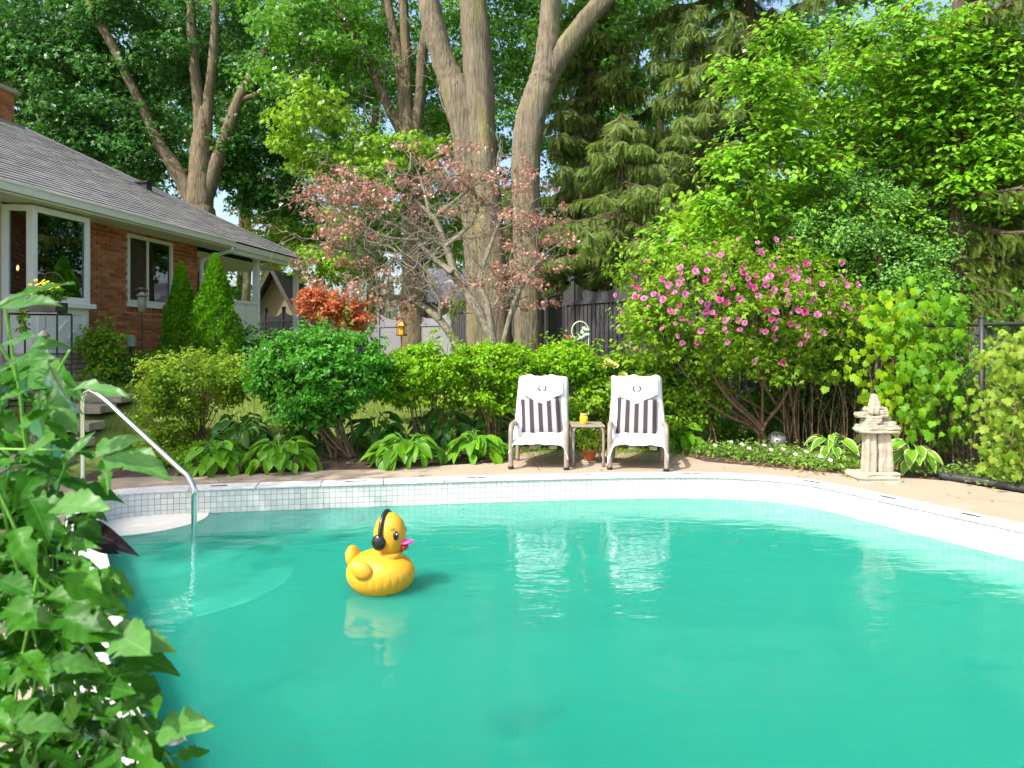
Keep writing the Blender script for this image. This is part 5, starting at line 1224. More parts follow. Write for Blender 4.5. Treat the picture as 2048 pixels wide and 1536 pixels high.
# ---- grape vine and pale vine on the chain link fence
def vine(label, name, pxs, dfun, g, n, size, mat, split=300, tm='grape'):
    me = []
    for k in range(3):
        v_, f_ = LF[tm]; v2 = v_.copy(); v2[:, 2] += .10 * np.sin(v2[:, 0] * 7 + k * 2) * (k - .5) - .12 * k * v2[:, 1] ** 2 - .25 * np.abs(v2[:, 0]) * (k == 1); m_ = mesh_np('leaf', v2, [tuple(map(int, t_)) for t_ in f_], True); m_.materials.append(M[{'vine': 'vine_v', 'vine_pale': 'vine_pv'}[mat]]); me.append(m_)
    root = px(*pxs[0][:2], dfun(*pxs[0][:2])); root[2] = 0.02
    s = thing(name, label, 'vine', root); st = MB(); L_ = []
    for k in range(n):
        u, v, ru, rv = pxs[int(g.integers(len(pxs)))]; u += g.normal() * ru; v += g.normal() * rv
        L_.append((u, v, dfun(u, v) + g.normal() * .28 - .05))
    for (u, v, ru, rv) in pxs:
        e = px(u, v, dfun(u, v)); b_ = np.array([e[0] + g.normal() * .1, e[1], 0.0]); st.tube(crom([b_, (b_ + e) / 2 + g.normal(size=3) * .1, e], 4), [.008, .004], 5, False)
    part('stems', st, M['twig'], s)
    L_.sort(key=lambda t_: t_[2]); Pr = []; Dr = []; Nr = []; Sr = []
    for k, (u, v, d) in enumerate(L_):
        p = px(u, v, d); n_ = unit(np.array([-.25 + g.normal() * .5, -.7 + g.normal() * .4, .6 + g.normal() * .45])); d_ = unit(np.array([g.normal() * .7, -.15 + g.normal() * .3, -.9])); s_ = size * g.uniform(.6, 1.25)
        if k < split:
            dv = Vector(d_); nv = Vector(n_); b_ = dv.cross(nv).normalized(); nv = b_.cross(dv).normalized()
            link('leaf', me[k % 3], None, s, p - root, Matrix((b_, dv, nv)).transposed().to_quaternion(), s_)
        else: Pr.append(p); Dr.append(d_); Nr.append(n_); Sr.append(s_)
    if Pr: o = foliage('leaf_mass', np.array(Pr), np.array(Dr), np.array(Nr), np.array(Sr), tm, M[mat], s); o['kind'] = 'stuff'
g = rng(79)
vine('broad leaved grape vine hanging over the fence behind the stone figure', 'grape_vine', [(1770, 620, 40, 26), (1850, 600, 40, 26), (1740, 740, 30, 40), (1900, 830, 24, 40), (1790, 640, 28, 22), (1830, 660, 30, 28), (1790, 700, 30, 30), (1850, 720, 30, 30), (1880, 690, 22, 30), (1820, 760, 30, 26), (1780, 780, 26, 22), (1860, 780, 22, 26), (1810, 820, 26, 20), (1845, 830, 16, 18), (1905, 640, 22, 26), (1765, 670, 16, 22), (1370, 440, 28, 26), (1420, 430, 30, 26), (1470, 460, 26, 20)], lambda u, v: 7.35 + (1960 - u) / 260 * 1.0 if u > 1600 else 10.2, g, 820, .098, 'vine')
vine('pale yellow green vine on the chain link fence at the edging pipe', 'pale_vine', [(2000, 720, 26, 24), (2030, 760, 26, 30), (1990, 800, 22, 26), (2030, 850, 26, 30), (1990, 880, 22, 26), (2040, 920, 24, 22), (2000, 930, 22, 16), (2045, 690, 20, 20)], lambda u, v: 7.05 - (u - 1960) / 90 * .32, g, 560, .075, 'vine_pale')
blob_shrub('leafy_shrub', 'dark ivy growing behind the chain link fence', (5.5, 7.3, .0), [((6.6, 7.9, 1.1), (.7, 1.2, 1.1), 90), ((6.9, 6.3, 1.1), (.6, 1.0, 1.1), 70), ((5.45, 7.1, .75), (.28, .7, .75), 60), ((5.9, 5.8, .8), (.25, .8, .8), 50), ((5.1, 8.4, .8), (.25, .7, .8), 50)], g, .07, 'oval', 'maple_mid', 5, per=40, crad=(.12, .26))

# ================================================================== FURNITURE ON THE DECK
# lounger (local: x right, y away from the camera, origin on the deck at the middle of the front legs)
def make_lounger(label, loc, rz, g):
    s = thing('sun_lounger', label, 'sun lounger', loc, rz, 'sun loungers on the deck')
    W = .33
    for sx in (-1, 1):
        x = sx * (W - .03)
        fl_ = part('leg', MB().tube(crom([(x, 0, 0), (x, 0, .22), (x, .005, .40), (x, .05, .455), (x, .12, .465)], 4), .027, 10), M['frame'], s, True, True)
        part('foot', MB().lathe([(.030, 0), (.032, .03)], 10, (x, 0, 0)), M['black'], fl_, local=True)
        part('armrest', MB().tube(crom([(x, .12, .465), (x, .34, .46), (x, .52, .45), (x, .60, .42)], 4), [.030, .030, .024], 10), M['frame'], s, True, True)
        part('leg', MB().tube(crom([(x * .93, .60, .43), (x * .92, .58, .2), (x * .92, .55, 0)], 4), .024, 8), M['frame'], s, True, True)
    part('seat_frame', MB().box(-W + .055, W - .055, .02, .055, .262, .30).box(-W + .055, -W + .09, .055, .58, .27, .305).box(W - .09, W - .055, .055, .58, .27, .305).box(-W + .055, W - .055, .58, .61, .27, .305), M['frame'], s, local=True, bevel=.006)
    Gs = np.array([[(x, y, .306 - .02 * math.cos(x / W * 1.5)) for x in np.linspace(-W + .07, W - .07, 7)] for y in np.linspace(.03, .58, 7)]); part('seat_sling', MB().grid(Gs), M['sling'], s, local=True)
    bk = np.array([(0, .52, .30), (0, .67, .50), (0, .84, .74), (0, .96, .90)])
    part('back_frame', MB().tube(crom([(-.27, .52, .30), (-.265, .69, .52), (-.255, .92, .85), (-.23, .97, .915), (0, .985, .925), (.23, .97, .915), (.255, .92, .85), (.265, .69, .52), (.27, .52, .30)], 4), .018, 8), M['frame'], s, True, True)
    Gb = np.array([[(x, *(bk[0] * (1 - t_) + bk[3] * t_)[1:]) for x in np.linspace(-.25, .25, 5)] for t_ in np.linspace(0, 1, 7)]); part('back_sling', MB().grid(Gb), M['sling'], s, local=True)
    for k in range(2):                                  # fringed seat pad showing below the towel
        part('fringe', MB().box(*[(-.10, -.02), (.12, .20)][k], .0, .018, .225, .262), M['sling'], s, local=True)
    return s
def thick(G, t_):
    """closed sheet of thickness t_ from a grid"""
    a, b, _ = G.shape; du = np.gradient(G, axis=0); dv = np.gradient(G, axis=1); N = unit(np.cross(dv, du)); N[N[..., 2] < -.2] *= 1
    mb = MB().grid(G + N * t_); top = mb.n; V2 = (G - N * 0).reshape(-1, 3); mb.add(V2, [tuple(f[::-1]) for f in MB().grid(G).f])
    ring = [(i, 0) for i in range(a)] + [(a - 1, j) for j in range(1, b)] + [(i, b - 1) for i in range(a - 2, -1, -1)] + [(0, j) for j in range(b - 2, 0, -1)]
    id_ = [i * b + j for i, j in ring]; mb.f += [(id_[k], id_[(k + 1) % len(id_)], id_[(k + 1) % len(id_)] + a * b, id_[k] + a * b) for k in range(len(id_))]
    return mb
def make_towel(label, loc, rz, g, tilt):
    s = thing('beach_towel', label, 'towel', loc, rz, 'white towels on the loungers')
    # profile along the lounger: over the back, down, across the seat, over the front edge
    prof = np.array([(1.055, .62), (1.04, .80), (1.02, .935), (.955, .965), (.89, .90), (.80, .765), (.68, .60), (.56, .43), (.48, .355), (.38, .335), (.28, .328), (.16, .325), (.05, .325), (-.005, .31), (-.02, .275)])
    pr = crom(np.c_[np.zeros(len(prof)), prof], 4)[:, 1:]; L_ = np.r_[0, np.cumsum(np.linalg.norm(np.diff(pr, axis=0), axis=1))]
    G = []; nx = 25; ph = g.uniform(0, 6)
    for i, (y, z) in enumerate(pr):
        row = []; back = float(sstep(.47, .92, y)); seat = 1 - back
        for j in range(nx):
            x_ = j / (nx - 1) * 2 - 1; hw = .268 + .030 * back + .055 * seat; x = x_ * hw
            e = max(0, abs(x_) - .80) / .20
            zz = z - e ** 1.5 * (.075 * seat * (1.0 + .5 * math.sin(i * .5 + ph)) + .02 * back) + .008 * math.sin(x * 23 + i * .35 + ph) * (.4 + back) + .005 * math.sin(x * 47 - i * .6 + ph * 2)
            yy = y + .007 * math.sin(x * 19 + ph + i * .2) + e ** 2 * .05 * back
            if i > len(pr) - 8:                          # front corners droop as points
                zz -= (max(0, abs(x_) - .62) / .38) ** 2 * .075 * (1 + .4 * np.sign(x_) * tilt); yy -= .01
            row.append((x, yy, zz))
        G.append(row)
    part('sheet', thick(np.array(G), .010), M['towel'], s, True, True)
    # folded over flap ending in a point
    G = []
    def flp(x_, l): return np.array([x_ * .245, .925 - l * .565 - .024 - .020 * (l / .37) * (1 - abs(x_)) - .055 * float(sstep(.02, .36, l)) + .003 * math.sin(x_ * 7 + l * 20 + ph), .954 - l * .82 + .004 * math.sin(x_ * 9 + ph)])
    for i in range(12):
        t_ = i / 11; G.append([flp(x_, t_ * (.23 + .14 * (1 - abs(x_)) * (1 + .06 * tilt * x_))) for x_ in np.linspace(-1, 1, 21)])
    fp = part('flap', thick(np.array(G)[::-1], .009), M['towel'], s, True, True)
    # embroidered laurel ring on the flap
    em = MB(); n_ = unit(np.cross([1, 0, 0], flp(0, .14) - flp(0, .20)))
    def onflap(p): return flp(p[0] / .245, .165 - p[1])
    for sg_ in (-1, 1):
        for k in range(8):
            a = R(-90 + sg_ * (10 + k * 17)); c_ = np.array([math.cos(a), math.sin(a)]) * .042; ta = np.array([-math.sin(a), math.cos(a)]) * sg_
            for off in (-1, 1):
                dr = unit(ta + off * .8 * np.array([math.cos(a), math.sin(a)])); nr = np.array([-dr[1], dr[0]])
                q = [c_, c_ + dr * .009 + nr * .006, c_ + dr * .019, c_ + dr * .009 - nr * .006]
                em.add([onflap(p) + n_ * .004 for p in q] + [onflap(p) + n_ * .0125 for p in q], BOXF)
    part('emblem', em, M['navy'], fp, local=True)
    return s
def make_pillow(label, loc, rz, g):
    p0 = np.array([0, .72, .355]); s = None; n = 15; V = []
    me = MB(); Gt = []; Gb = []
    for i in range(n):
        rt_, rb_ = [], []
        for j in range(n):
            x = (j / (n - 1) * 2 - 1); y = (i / (n - 1) * 2 - 1); b_ = (1 - x ** 4) * (1 - y ** 4); pin = 1 - .05 * (1 - x * x) * abs(y) ** 3; 
            X = x * .240 * (1 - .05 * (1 - y * y)) ; Y = y * .250 * (1 - .05 * (1 - x * x)); h = .065 * max(b_, 0) ** .45
            rt_.append((X, Y, h)); rb_.append((X, Y, -h * .8))
        Gt.append(rt_); Gb.append(rb_)
    me.grid(np.array(Gt)); me.add(np.array(Gb).reshape(-1, 3), [f[::-1] for f in MB().grid(np.array(Gb)).f])
    o = link('cushion', mesh_np('cushion', me.V(), me.f, True), M['pillow'], None)
    q = Matrix.Rotation(rz, 4, 'Z') @ Matrix.Translation((0, .582, .512)) @ Matrix.Rotation(R(54), 4, 'X') @ Matrix.Rotation(R(g.uniform(-5, 5)), 4, 'Z')
    o.matrix_world = Matrix.Translation(loc) @ q
    tag(o, label, 'cushion', 'striped cushions on the loungers')
g = rng(91)
for u, v, rz, who, tilt in ((1077, 939, R(-5.5), 'left', 1), (1276, 941, R(-9.2), 'right', -1)):
    loc = gpx(u, v, 0); nb_ = 'beside the clay pot plant' if who == 'left' else 'nearest the hibiscus'
    make_lounger('taupe framed sun lounger ' + ('nearest the hosta clump' if who == 'left' else 'nearest the hibiscus bush'), loc, rz, g)
    make_towel('white towel with pointed flap on the lounger ' + ('nearest the hostas' if who == 'left' else 'nearest the hibiscus'), loc, rz, g, tilt)
    make_pillow('black and grey striped cushion on the lounger ' + ('nearest the hostas' if who == 'left' else 'nearest the hibiscus'), loc, rz, g)
# side table
b = gpx(1177, 934, 0); tb_ = thing('side_table', 'small taupe metal side table between the loungers', 'table', b)
part('table_top', MB().box(b[0] - .185, b[0] + .185, b[1] - .02, b[1] + .36, .435, .460), M['frame'], tb_, bevel=.01)
for sx in (-1, 1):
    for y in (0.0, .34):
        part('leg', MB().tube(crom([(b[0] + sx * .165, b[1] + y, 0), (b[0] + sx * .165, b[1] + y, .30), (b[0] + sx * .162, b[1] + y, .40), (b[0] + sx * .14, b[1] + y, .434)], 4), .015, 8), M['frame'], tb_, smooth=True)
p = np.array([b[0] - .04, b[1] + .12, .4605]); jr = thing('candle_jar', 'yellow candle jar on the side table', 'candle', p)
part('jar', MB().lathe([(.034, 0), (.043, .008), (.045, .05), (.044, .082), (.036, .092)], 20, p), M['candle'], jr, smooth=True)
part('lid', MB().lathe([(.037, .0925), (.040, .095), (.040, .112), (.036, .116)], 20, p), M['jar_rim'], jr, smooth=True)
# terracotta pot with a light green herb
b = gpx(1181, 926, 0) + [0, .10, 0]; pt = thing('potted_plant', 'light green herb in a red clay pot under the side table', 'potted plant', b)
po = part('pot', MB().lathe([(.055, .012), (.062, .02), (.078, .115), (.088, .118), (.090, .145), (.080, .147), (.076, .12)], 24, b), M['terracotta'], pt, smooth=True)
part('saucer', MB().lathe([(.08, 0), (.092, .003), (.094, .011), (.085, .012)], 24, b), M['flag'], pt, smooth=True)
crown_of(pt, [(b + [0, 0, .27], (.15, .14, .13), 60)], g, .04, 'oval', M['basil'], crad=(.03, .07), per=20, flat=.9, name='foliage', shell=.3)
mb = MB()
for k in range(14): mb.tube(crom([b + [0, 0, .12], b + [g.normal() * .03, g.normal() * .03, .2], b + [g.normal() * .08, g.normal() * .07, .34]], 3), .003, 4, False)
part('stems', mb, M['green_stem'], pt)

# ================================================================== DUCK
b = np.array([-.862, 4.55, WZ]); dkk = thing('inflatable_duck', 'yellow inflatable duck wearing black headphones floating in the pool', 'pool float', b, R(-12))
def bodyfn(q, t, p):
    x, y, z = q
    gr = 0
    for k in range(28):
        d_ = abs((p - k * 2 * math.pi / 28 + math.pi) % (2 * math.pi) - math.pi); gr += math.exp(-(d_ / .020) ** 2)
    m_ = math.exp(-((z + .12) / .26) ** 2); sc_ = 1 - .02 * gr * m_
    s_ = 1.0 + (.10 * max(0, z) if x < -.3 else 0)
    return np.array([x * sc_ * (1.0 + .05 * x), y * sc_, z * (1 if z < 0 else .92)])
part('body', MB().ell((0, 0, .115), (.225, .195, .155), 168, 36, bodyfn), M['duck'], dkk, True, True)
part('tail', MB().ell((-.183, 0, .200), (.046, .066, .074), 24, 16, lambda q, t, p: np.array([q[0] + .35 * q[2] * -1 * .6, q[1], q[2]])), M['duck_orange'], dkk, True, True)
hd_ = part('head', MB().ell((.072, 0, .365), (.104, .100, .138), 40, 26, lambda q, t, p: q * np.array([1, 1, 1]) * (1 + .06 * max(0, -q[2]))), M['duck'], dkk, True, True)
part('neck', MB().lathe([(.100, .205), (.088, .235), (.092, .255)], 32, (.068, 0, 0)), M['duck'], dkk, True, True)
for sy in (-1, 1):
    part('wing', MB().ell((-.045, sy * .185, .180), (.075, .040, .058), 28, 18, lambda q, t, p: np.array([q[0], q[1], q[2] + .22 * q[0] * -1 + (.12 if q[0] < -.5 else 0)])), M['duck_orange'], dkk, True, True)
    ey = part('eye', MB().ell((.138, sy * .072, .375), (.021, .014, .031), 16, 12), M['duck_black'], dkk, True, True)
    part('glint', MB().ell((.152, sy * .083, .388), (.004, .004, .006), 10, 8), M['duck_white'], ey, True, True)
    part('brow', MB().tube(crom([(.112, sy * .088, .415), (.126, sy * .084, .421), (.138, sy * .076, .420)], 3), .0022, 5), M['duck_black'], dkk, True, True)
part('upper_beak', MB().ell((.190, 0, .318), (.052, .046, .013), 20, 10, lambda q, t, p: np.array([q[0], q[1] * (1 - .25 * q[0]), q[2] + .7 * q[0] * (q[0] > 0)])), M['duck_pink'], dkk, True, True)
part('lower_beak', MB().ell((.170, 0, .288), (.030, .034, .024), 18, 10), M['duck_red'], dkk, True, True)
hp = empty('headphones', (0, 0, 0)); hp.parent = dkk
arc = [(.045 + .004, .112 * math.cos(a), .352 + .158 * math.sin(a)) for a in np.linspace(0, math.pi, 17)]
part('band', MB().tube(arc, .0145, 10), M['duck_black'], hp, True, True)
for sy in (-1, 1): part('ear_cup', MB().ell((.040, sy * .108, .335), (.046, .026, .052), 24, 14), M['duck_black'], hp, True, True)

# ================================================================== HAND RAIL
A = np.array([-3.72, 6.06, 0]); Bp = np.array([-2.59, 5.70, -.5])
hr = thing('hand_rail', 'polished steel hand rail going down into the pool corner', 'hand rail', A)
top = A + [0, 0, .93]; dirh = unit((Bp - A) * [1, 1, 0]); L_ = np.linalg.norm((Bp - A)[:2])
lowp = np.array([Bp[0], Bp[1], .245]); t0_ = A + dirh * .17 + [0, 0, .945]
pts = [A, A + [0, 0, .5], A + [0, 0, .87], A + dirh * .03 + [0, 0, .935], A + dirh * .10 + [0, 0, .958]] + [t0_ + (lowp - t0_) * k for k in (.08, .3, .6, .85, .94)] + [lowp + [0, 0, -.06], lowp + [0, 0, -.14], lowp + [0, 0, -.4], Bp]
part('tube', MB().tube(crom(pts, 8), .0215, 14), M['steel'], hr, smooth=True)
part('flange', MB().lathe([(.055, .012), (.055, .022), (.035, .032), (.026, .04)], 20, A), M['steel'], hr, smooth=True)

# ================================================================== STONE FIGURE
g = rng(95); d = 6.98
def rock(u0, u1, v0, v1, dd, th, g, lean=0, taper=0.0):
    """rough stone block between photo columns u0..u1 and rows v0..v1 at distance dd, th deep"""
    a = px(u0, v1, dd); b_ = px(u1, v0, dd); c_ = (a + b_) / 2; hw = np.array([(b_[0] - a[0]) / 2, th / 2, (b_[2] - a[2]) / 2]); n = 5
    ph = g.uniform(0, 6, 6); idx = {}; V = []; Fc = []
    def vid(i, j, k):
        if (i, j, k) not in idx:
            q = np.array([i, j, k]) / n * 2 - 1; r_ = 1 - .05 * (np.sort(np.abs(q))[1] ** 6) - .06 * (np.min(np.abs(q)) ** 4)
            w_ = np.array([.05 * math.sin(q[2] * 4 + ph[0]) + .03 * math.sin(q[1] * 7 + ph[1]), .07 * math.sin(q[0] * 5 + ph[2]) + .04 * math.sin(q[2] * 8 + ph[3]), .05 * math.sin(q[0] * 6 + ph[4]) + .04 * math.sin(q[1] * 5 + ph[5])])
            p = c_ + hw * (q * r_ + w_ * (1, 1, .8)) + g.normal(size=3) * .0018; p[0] += lean * q[2] * hw[2]; p[:2] = c_[:2] + (p[:2] - c_[:2]) * (1 - taper * (q[2] + 1) / 2); idx[(i, j, k)] = len(V); V.append(p)
        return idx[(i, j, k)]
    for ax_ in range(3):
        for sd_ in (0, n):
            for i in range(n):
                for j in range(n):
                    q = []
                    for (x, y) in ((i, j), (i + 1, j), (i + 1, j + 1), (i, j + 1)):
                        t_ = [x, y]; t_.insert(ax_, sd_); q.append(vid(*t_))
                    Fc.append(tuple(q) if (sd_ > 0) == (ax_ != 1) else tuple(q[::-1]))
    return MB().add(V, Fc)
st = thing('stone_figure', 'stacked pale stone figure standing on the deck edge', 'sculpture', gpx(1747, 962, 0))
for (u0, u1, v0, v1, dd, th, ln) in ((1702, 1791, 943, 964, 7.0, .30, 0), (1727, 1750, 861, 947, 7.0, .13, .02), (1748, 1780, 863, 947, 7.03, .16, -.03), (1714, 1791, 849, 866, 7.0, .20, 0), (1724, 1751, 843, 853, 6.98, .13, 0), (1745, 1786, 842, 854, 7.03, .15, 0),
                                     (1728, 1758, 831, 846, 6.98, .12, 0), (1756, 1776, 832, 846, 7.05, .13, 0), (1712, 1741, 824, 835, 6.99, .10, 0), (1744, 1772, 820, 834, 7.0, .12, 0), (1731, 1752, 814, 827, 6.98, .12, 0), (1749, 1769, 813, 826, 7.04, .12, 0), (1738, 1759, 788, 816, 7.0, .09, -.05)):
    part('stone', rock(u0, u1, v0, v1, dd, th, g, lean=ln, taper=.55 if v0 < 800 else .12 if v1 - v0 > 60 else 0), M['statue'], st)
gl = gpx(1560, 905, 0); solo('gazing_globe', MB().ell(gl + [0, .1, .125], (.125, .125, .125), 28, 18), M['globe'], gl, 'tarnished silver garden globe at the foot of the hibiscus', 'globe', smooth=True)

# ================================================================== GARDEN ORNAMENTS
# plant hook with a cut out bird
b = px(1178, 700, 9.7); b[2] = float(H(b[0], b[1])) - .05; hk = thing('plant_hook', 'pale green curled plant hook with a leaf ornament before the fence', 'plant hook', b)
tp_ = px(1177, 662, 9.7); arc = [tp_ + np.array([-.115 + .115 * math.cos(a), 0, .17 * math.sin(a) * .78]) for a in np.linspace(0, math.pi * 1.25, 16)]
part('pole', MB().tube(crom([b, (b + tp_) / 2, *arc, arc[-1] + np.array([.05, 0, -.03]), arc[-1] + np.array([.075, 0, .02]), arc[-1] + np.array([.05, 0, .05])], 3), .0085, 7), M['hook_green'], hk, smooth=True)
lf = MB()
for k in range(7):
    c_ = px(1168 + 6 * math.sin(k * 1.9), 656 + k * 3.2, 9.68); lf.ell(c_, (.030 + .012 * math.sin(k * 2.1), .006, .022), 10, 6)
part('leaf_ornament', lf, M['hook_green'], hk)
p = px(1149, 672, 9.7); hf = thing('hanging_feeder', 'small white dish hanging from the plant hook', 'bird feeder', p - [0, 0, .62])
part('wire', MB().tube([p, p - [0, 0, .55]], .005, 5), M['white_paint'], hf); q = p - [0, 0, .64]
part('dish', MB().lathe([(.02, .14), (.025, .06), (.075, .02), (.08, .0), (.03, -.01)], 18, q), M['white_paint'], hf, smooth=True)
# copper lantern on a stake
b = px(803, 700, 13.6); b[2] = float(H(b[0], b[1])); ln = thing('lantern', 'copper garden lantern on a stake beside the slender maple', 'lantern', b); c_ = px(803, 672, 13.6)
part('stake', MB().tube([b, c_], .012, 6), M['copper_metal'], ln)
part('base', MB().lathe([(.10, 0), (.11, .01), (.11, .03), (.08, .04)], 6, c_), M['copper_metal'], ln); part('roof', MB().lathe([(.12, .20), (.11, .22), (.05, .29), (.02, .31), (.015, .35)], 6, c_), M['copper_metal'], ln)
part('light_glass', MB().lathe([(.06, .041), (.06, .199)], 12, c_), M['candle'], ln)
for k in range(6): a = k * math.pi / 3; part('bar', MB().tube([c_ + [.09 * math.cos(a), .09 * math.sin(a), .03], c_ + [.09 * math.cos(a), .09 * math.sin(a), .21]], .008, 5), M['copper_metal'], ln)
# bird feeder on a pole before the window
b = px(286, 760, 11.2); b[2] = float(H(b[0], b[1])); bf = thing('bird_feeder', 'weathered tube bird feeder on a thin pole before the brick wall', 'bird feeder', b); c_ = px(284, 626, 11.2)
part('pole', MB().tube([b, c_], .010, 6), M['black'], bf); part('tube', MB().lathe([(.03, 0), (.055, .02), (.062, .10), (.066, .27)], 14, c_), M['feeder'], bf, smooth=True)
part('roof', MB().lathe([(.085, .271), (.09, .28), (.05, .31), (.02, .34)], 14, c_), M['feeder'], bf, smooth=True); part('perch_bird', MB().ell(c_ + [-.02, 0, .375], (.075, .04, .04), 14, 8).ell(c_ + [-.09, 0, .36], (.035, .03, .03), 10, 6).tube(crom([c_ + [.04, 0, .38], c_ + [.08, 0, .37], c_ + [.09, 0, .33]], 3), [.02, .006], 6), M['black'], bf, smooth=True)
# black plant stand with a box of yellow flowers, and the lantern hung on it
d = 8.6; b = px(80, 740, d); b[2] = float(H(b[0], b[1])); ps = thing('plant_stand', 'black iron plant stand in front of the bay window', 'plant stand', b)
x0, x1 = px(34, 0, d)[0], px(129, 0, d)[0]; zt_ = px(0, 628, d)[2]
for x in (x0, x1):
    for y in (d - .14, d + .14): part('leg', MB().tube([(x, y, b[2]), (x, y, zt_)], .013, 4), M['black'], ps)
part('rail', MB().tube([(x0, d - .14, zt_), (x1, d - .14, zt_), (x1, d + .14, zt_), (x0, d + .14, zt_), (x0, d - .14, zt_)], .013, 4).tube([(x0, d - .14, b[2] + .25), (x1, d - .14, b[2] + .25)], .010, 4), M['black'], ps)
part('crook', MB().tube(crom([(x0 + .25, d + .14, zt_), (x0 + .25, d + .14, zt_ + .45), (x0 + .30, d + .14, zt_ + .52), (x0 + .42, d + .14, zt_ + .50), (x0 + .5, d + .14, zt_ + .40)], 4), .006, 5), M['black'], ps)
bx0 = px(52, 0, d)[0]
fb_ = thing('flower_box', 'black planter box of yellow flowers on the plant stand', 'planter', ((bx0 + x1) / 2, d, zt_ + .014))
part('box', MB().box(bx0, x1 - .03, d - .12, d + .12, zt_ + .015, zt_ + .14), M['planter'], fb_, bevel=.008)
crown_of(fb_, [(np.array([(bx0 + x1) / 2, d, zt_ + .24]), (.24, .12, .10), 34)], g, .05, 'oval', M['maple_mid'], crad=(.04, .09), per=22, name='foliage')
crown_of(fb_, [(np.array([bx0 + .06, d - .15, zt_ - .08]), (.05, .03, .16), 12)], g, .045, 'oval', M['maple_bright'], crad=(.03, .05), per=16, name='trailing_foliage')
yf = flower_mesh('bloom', M['yellow_flower'], 8, 6)
for k in range(26): put_flower(yf, np.array([x1 - .20 + g.normal() * .07, d - .08 + g.normal() * .05, zt_ + .32 + g.normal() * .045]), (g.normal() * .4, -.7, .7), .024, fb_, g, 'bloom')
c_ = px(104, 690, d) + [0, -.16, 0]; lt = thing('lantern', 'small black lantern hanging under the plant stand', 'lantern', c_)
part('base', MB().lathe([(.05, 0), (.055, .015), (.045, .02)], 12, c_), M['black'], lt); part('glass', MB().lathe([(.04, .021), (.042, .10)], 12, c_), M['glass'], lt); part('hood', MB().lathe([(.075, .101), (.07, .115), (.03, .16), (.012, .175)], 12, c_), M['feeder'], lt, smooth=True)
part('handle', MB().tube(crom([c_ + [0, 0, .175], c_ + [.03, 0, .22], c_ + [.02, .01, .32], np.array([c_[0], d - .14, zt_ - .01])], 4), .004, 5), M['black'], lt)

# fallen leaves on the deck
g = rng(97); v_, f_ = LF['oval']; dl = mesh_np('fallen_leaf', v_ * [1, 1, 1.5], [tuple(map(int, t_)) for t_ in f_]); dl.materials.append(M['dead_leaf'])
for u, v, wh in ((1028, 950, 'before the lounger nearest the hostas'), (1768, 967, 'at the base of the stone figure'), (1890, 978, 'by the end of the edging pipe'), (480, 958, 'near the hosta clump at the hand rail'), (575, 966, 'before the hosta under the round shrub'), (1600, 952, 'in front of the white bedding flowers'),
                 (1300, 925, 'under the lounger nearest the hibiscus'), (1250, 918, 'behind the lounger nearest the hibiscus'), (1985, 1002, 'between two depth markers and the edging pipe'), (1935, 985, 'close along the edging pipe'), (840, 950, 'in front of the hosta right of the round shrub'), (1207, 940, 'at the foot of the side table')):
    tag(link('fallen_leaf', dl, None, None, gpx(u, v, .010), (g.uniform(-.2, .2), g.uniform(-.2, .2), g.uniform(0, 6)), g.uniform(.03, .05)), 'dry brown leaf on the deck ' + wh, 'leaf', 'fallen leaves on the deck')

n = 420; U_ = np.r_[g.uniform(1860, 2060, 200), g.uniform(1390, 1720, 130), g.uniform(200, 760, 90)]; V_ = np.where(U_ > 1850, 950 + (U_ - 1860) * .16 - g.random(n) * 22, np.where(U_ > 1300, 910 + (U_ - 1390) * .125 + g.random(n) * 9, 946 - (U_ - 200) * .012 - g.random(n) * 22))
Q = np.array([gpx(u, v, 0) for u, v in zip(U_, V_)]); Q[:, 2] = .004 + g.random(n) * .02; D, N = orient(Q, g, None, up=1, rnd=.35, droop=0); V, Fc = leaves_VF(Q, D, N, g.uniform(.02, .055, n), 'oval')
solo('leaf_litter', (V, Fc), M['dead_leaf'], Q.mean(0), 'dry brown leaf litter strewn along the edge of the beds', 'leaf litter', kind='stuff')
# ================================================================== PLANTS IN THE NEAR LEFT CORNER
g = rng(98)
def lobed(name, mat, wid=.34, teeth=5, depth=.2, sinus=.35, curl=.2, seed=0, n=23, mx=3):
    """thin leaf with irregular teeth, one deeper notch on each side, a fold along the midrib and wavy edges"""
    gg = rng(seed); G = []; ph = gg.uniform(0, 1, 2); sn = gg.uniform(.22, .42, 2); ww = gg.uniform(.85, 1.1, 2); wv = gg.uniform(0, 6, 2); tw = gg.normal() * .25
    for i in range(n):
        t_ = i / (n - 1); base = wid * max(0.0, math.sin(math.pi * t_ ** .66)) ** .85 * (1 - .25 * t_); row = []
        for j in range(-mx, mx + 1):
            sd = 0 if j < 0 else 1; x = j / mx
            saw = (teeth * t_ ** .9 + ph[sd]) % 1.0; w_ = base * ww[sd] * (1 - depth * saw * (1 - .4 * t_)) * (1 - sinus * math.exp(-((t_ - sn[sd]) / .055) ** 2))
            if i in (0, n - 1): w_ = .004
            y = t_ + .05 * abs(x) * (1 - t_) - .05 * abs(x) * (t_ < .15); z = .30 * abs(x) * w_ - curl * t_ * t_ + .035 * math.sin(t_ * 9 + wv[sd]) * x * x + tw * x * w_ * t_
            row.append((x * w_, y, z))
        G.append(row)
    mb = MB().grid(np.array(G)); mb.tube([(0, y, -curl * y * y + .001) for y in np.linspace(-.12, .9, 8)], [.011, .002], 5, False)
    me = mesh_np(name, mb.V(), mb.f, True); me.materials.append(mat); return me
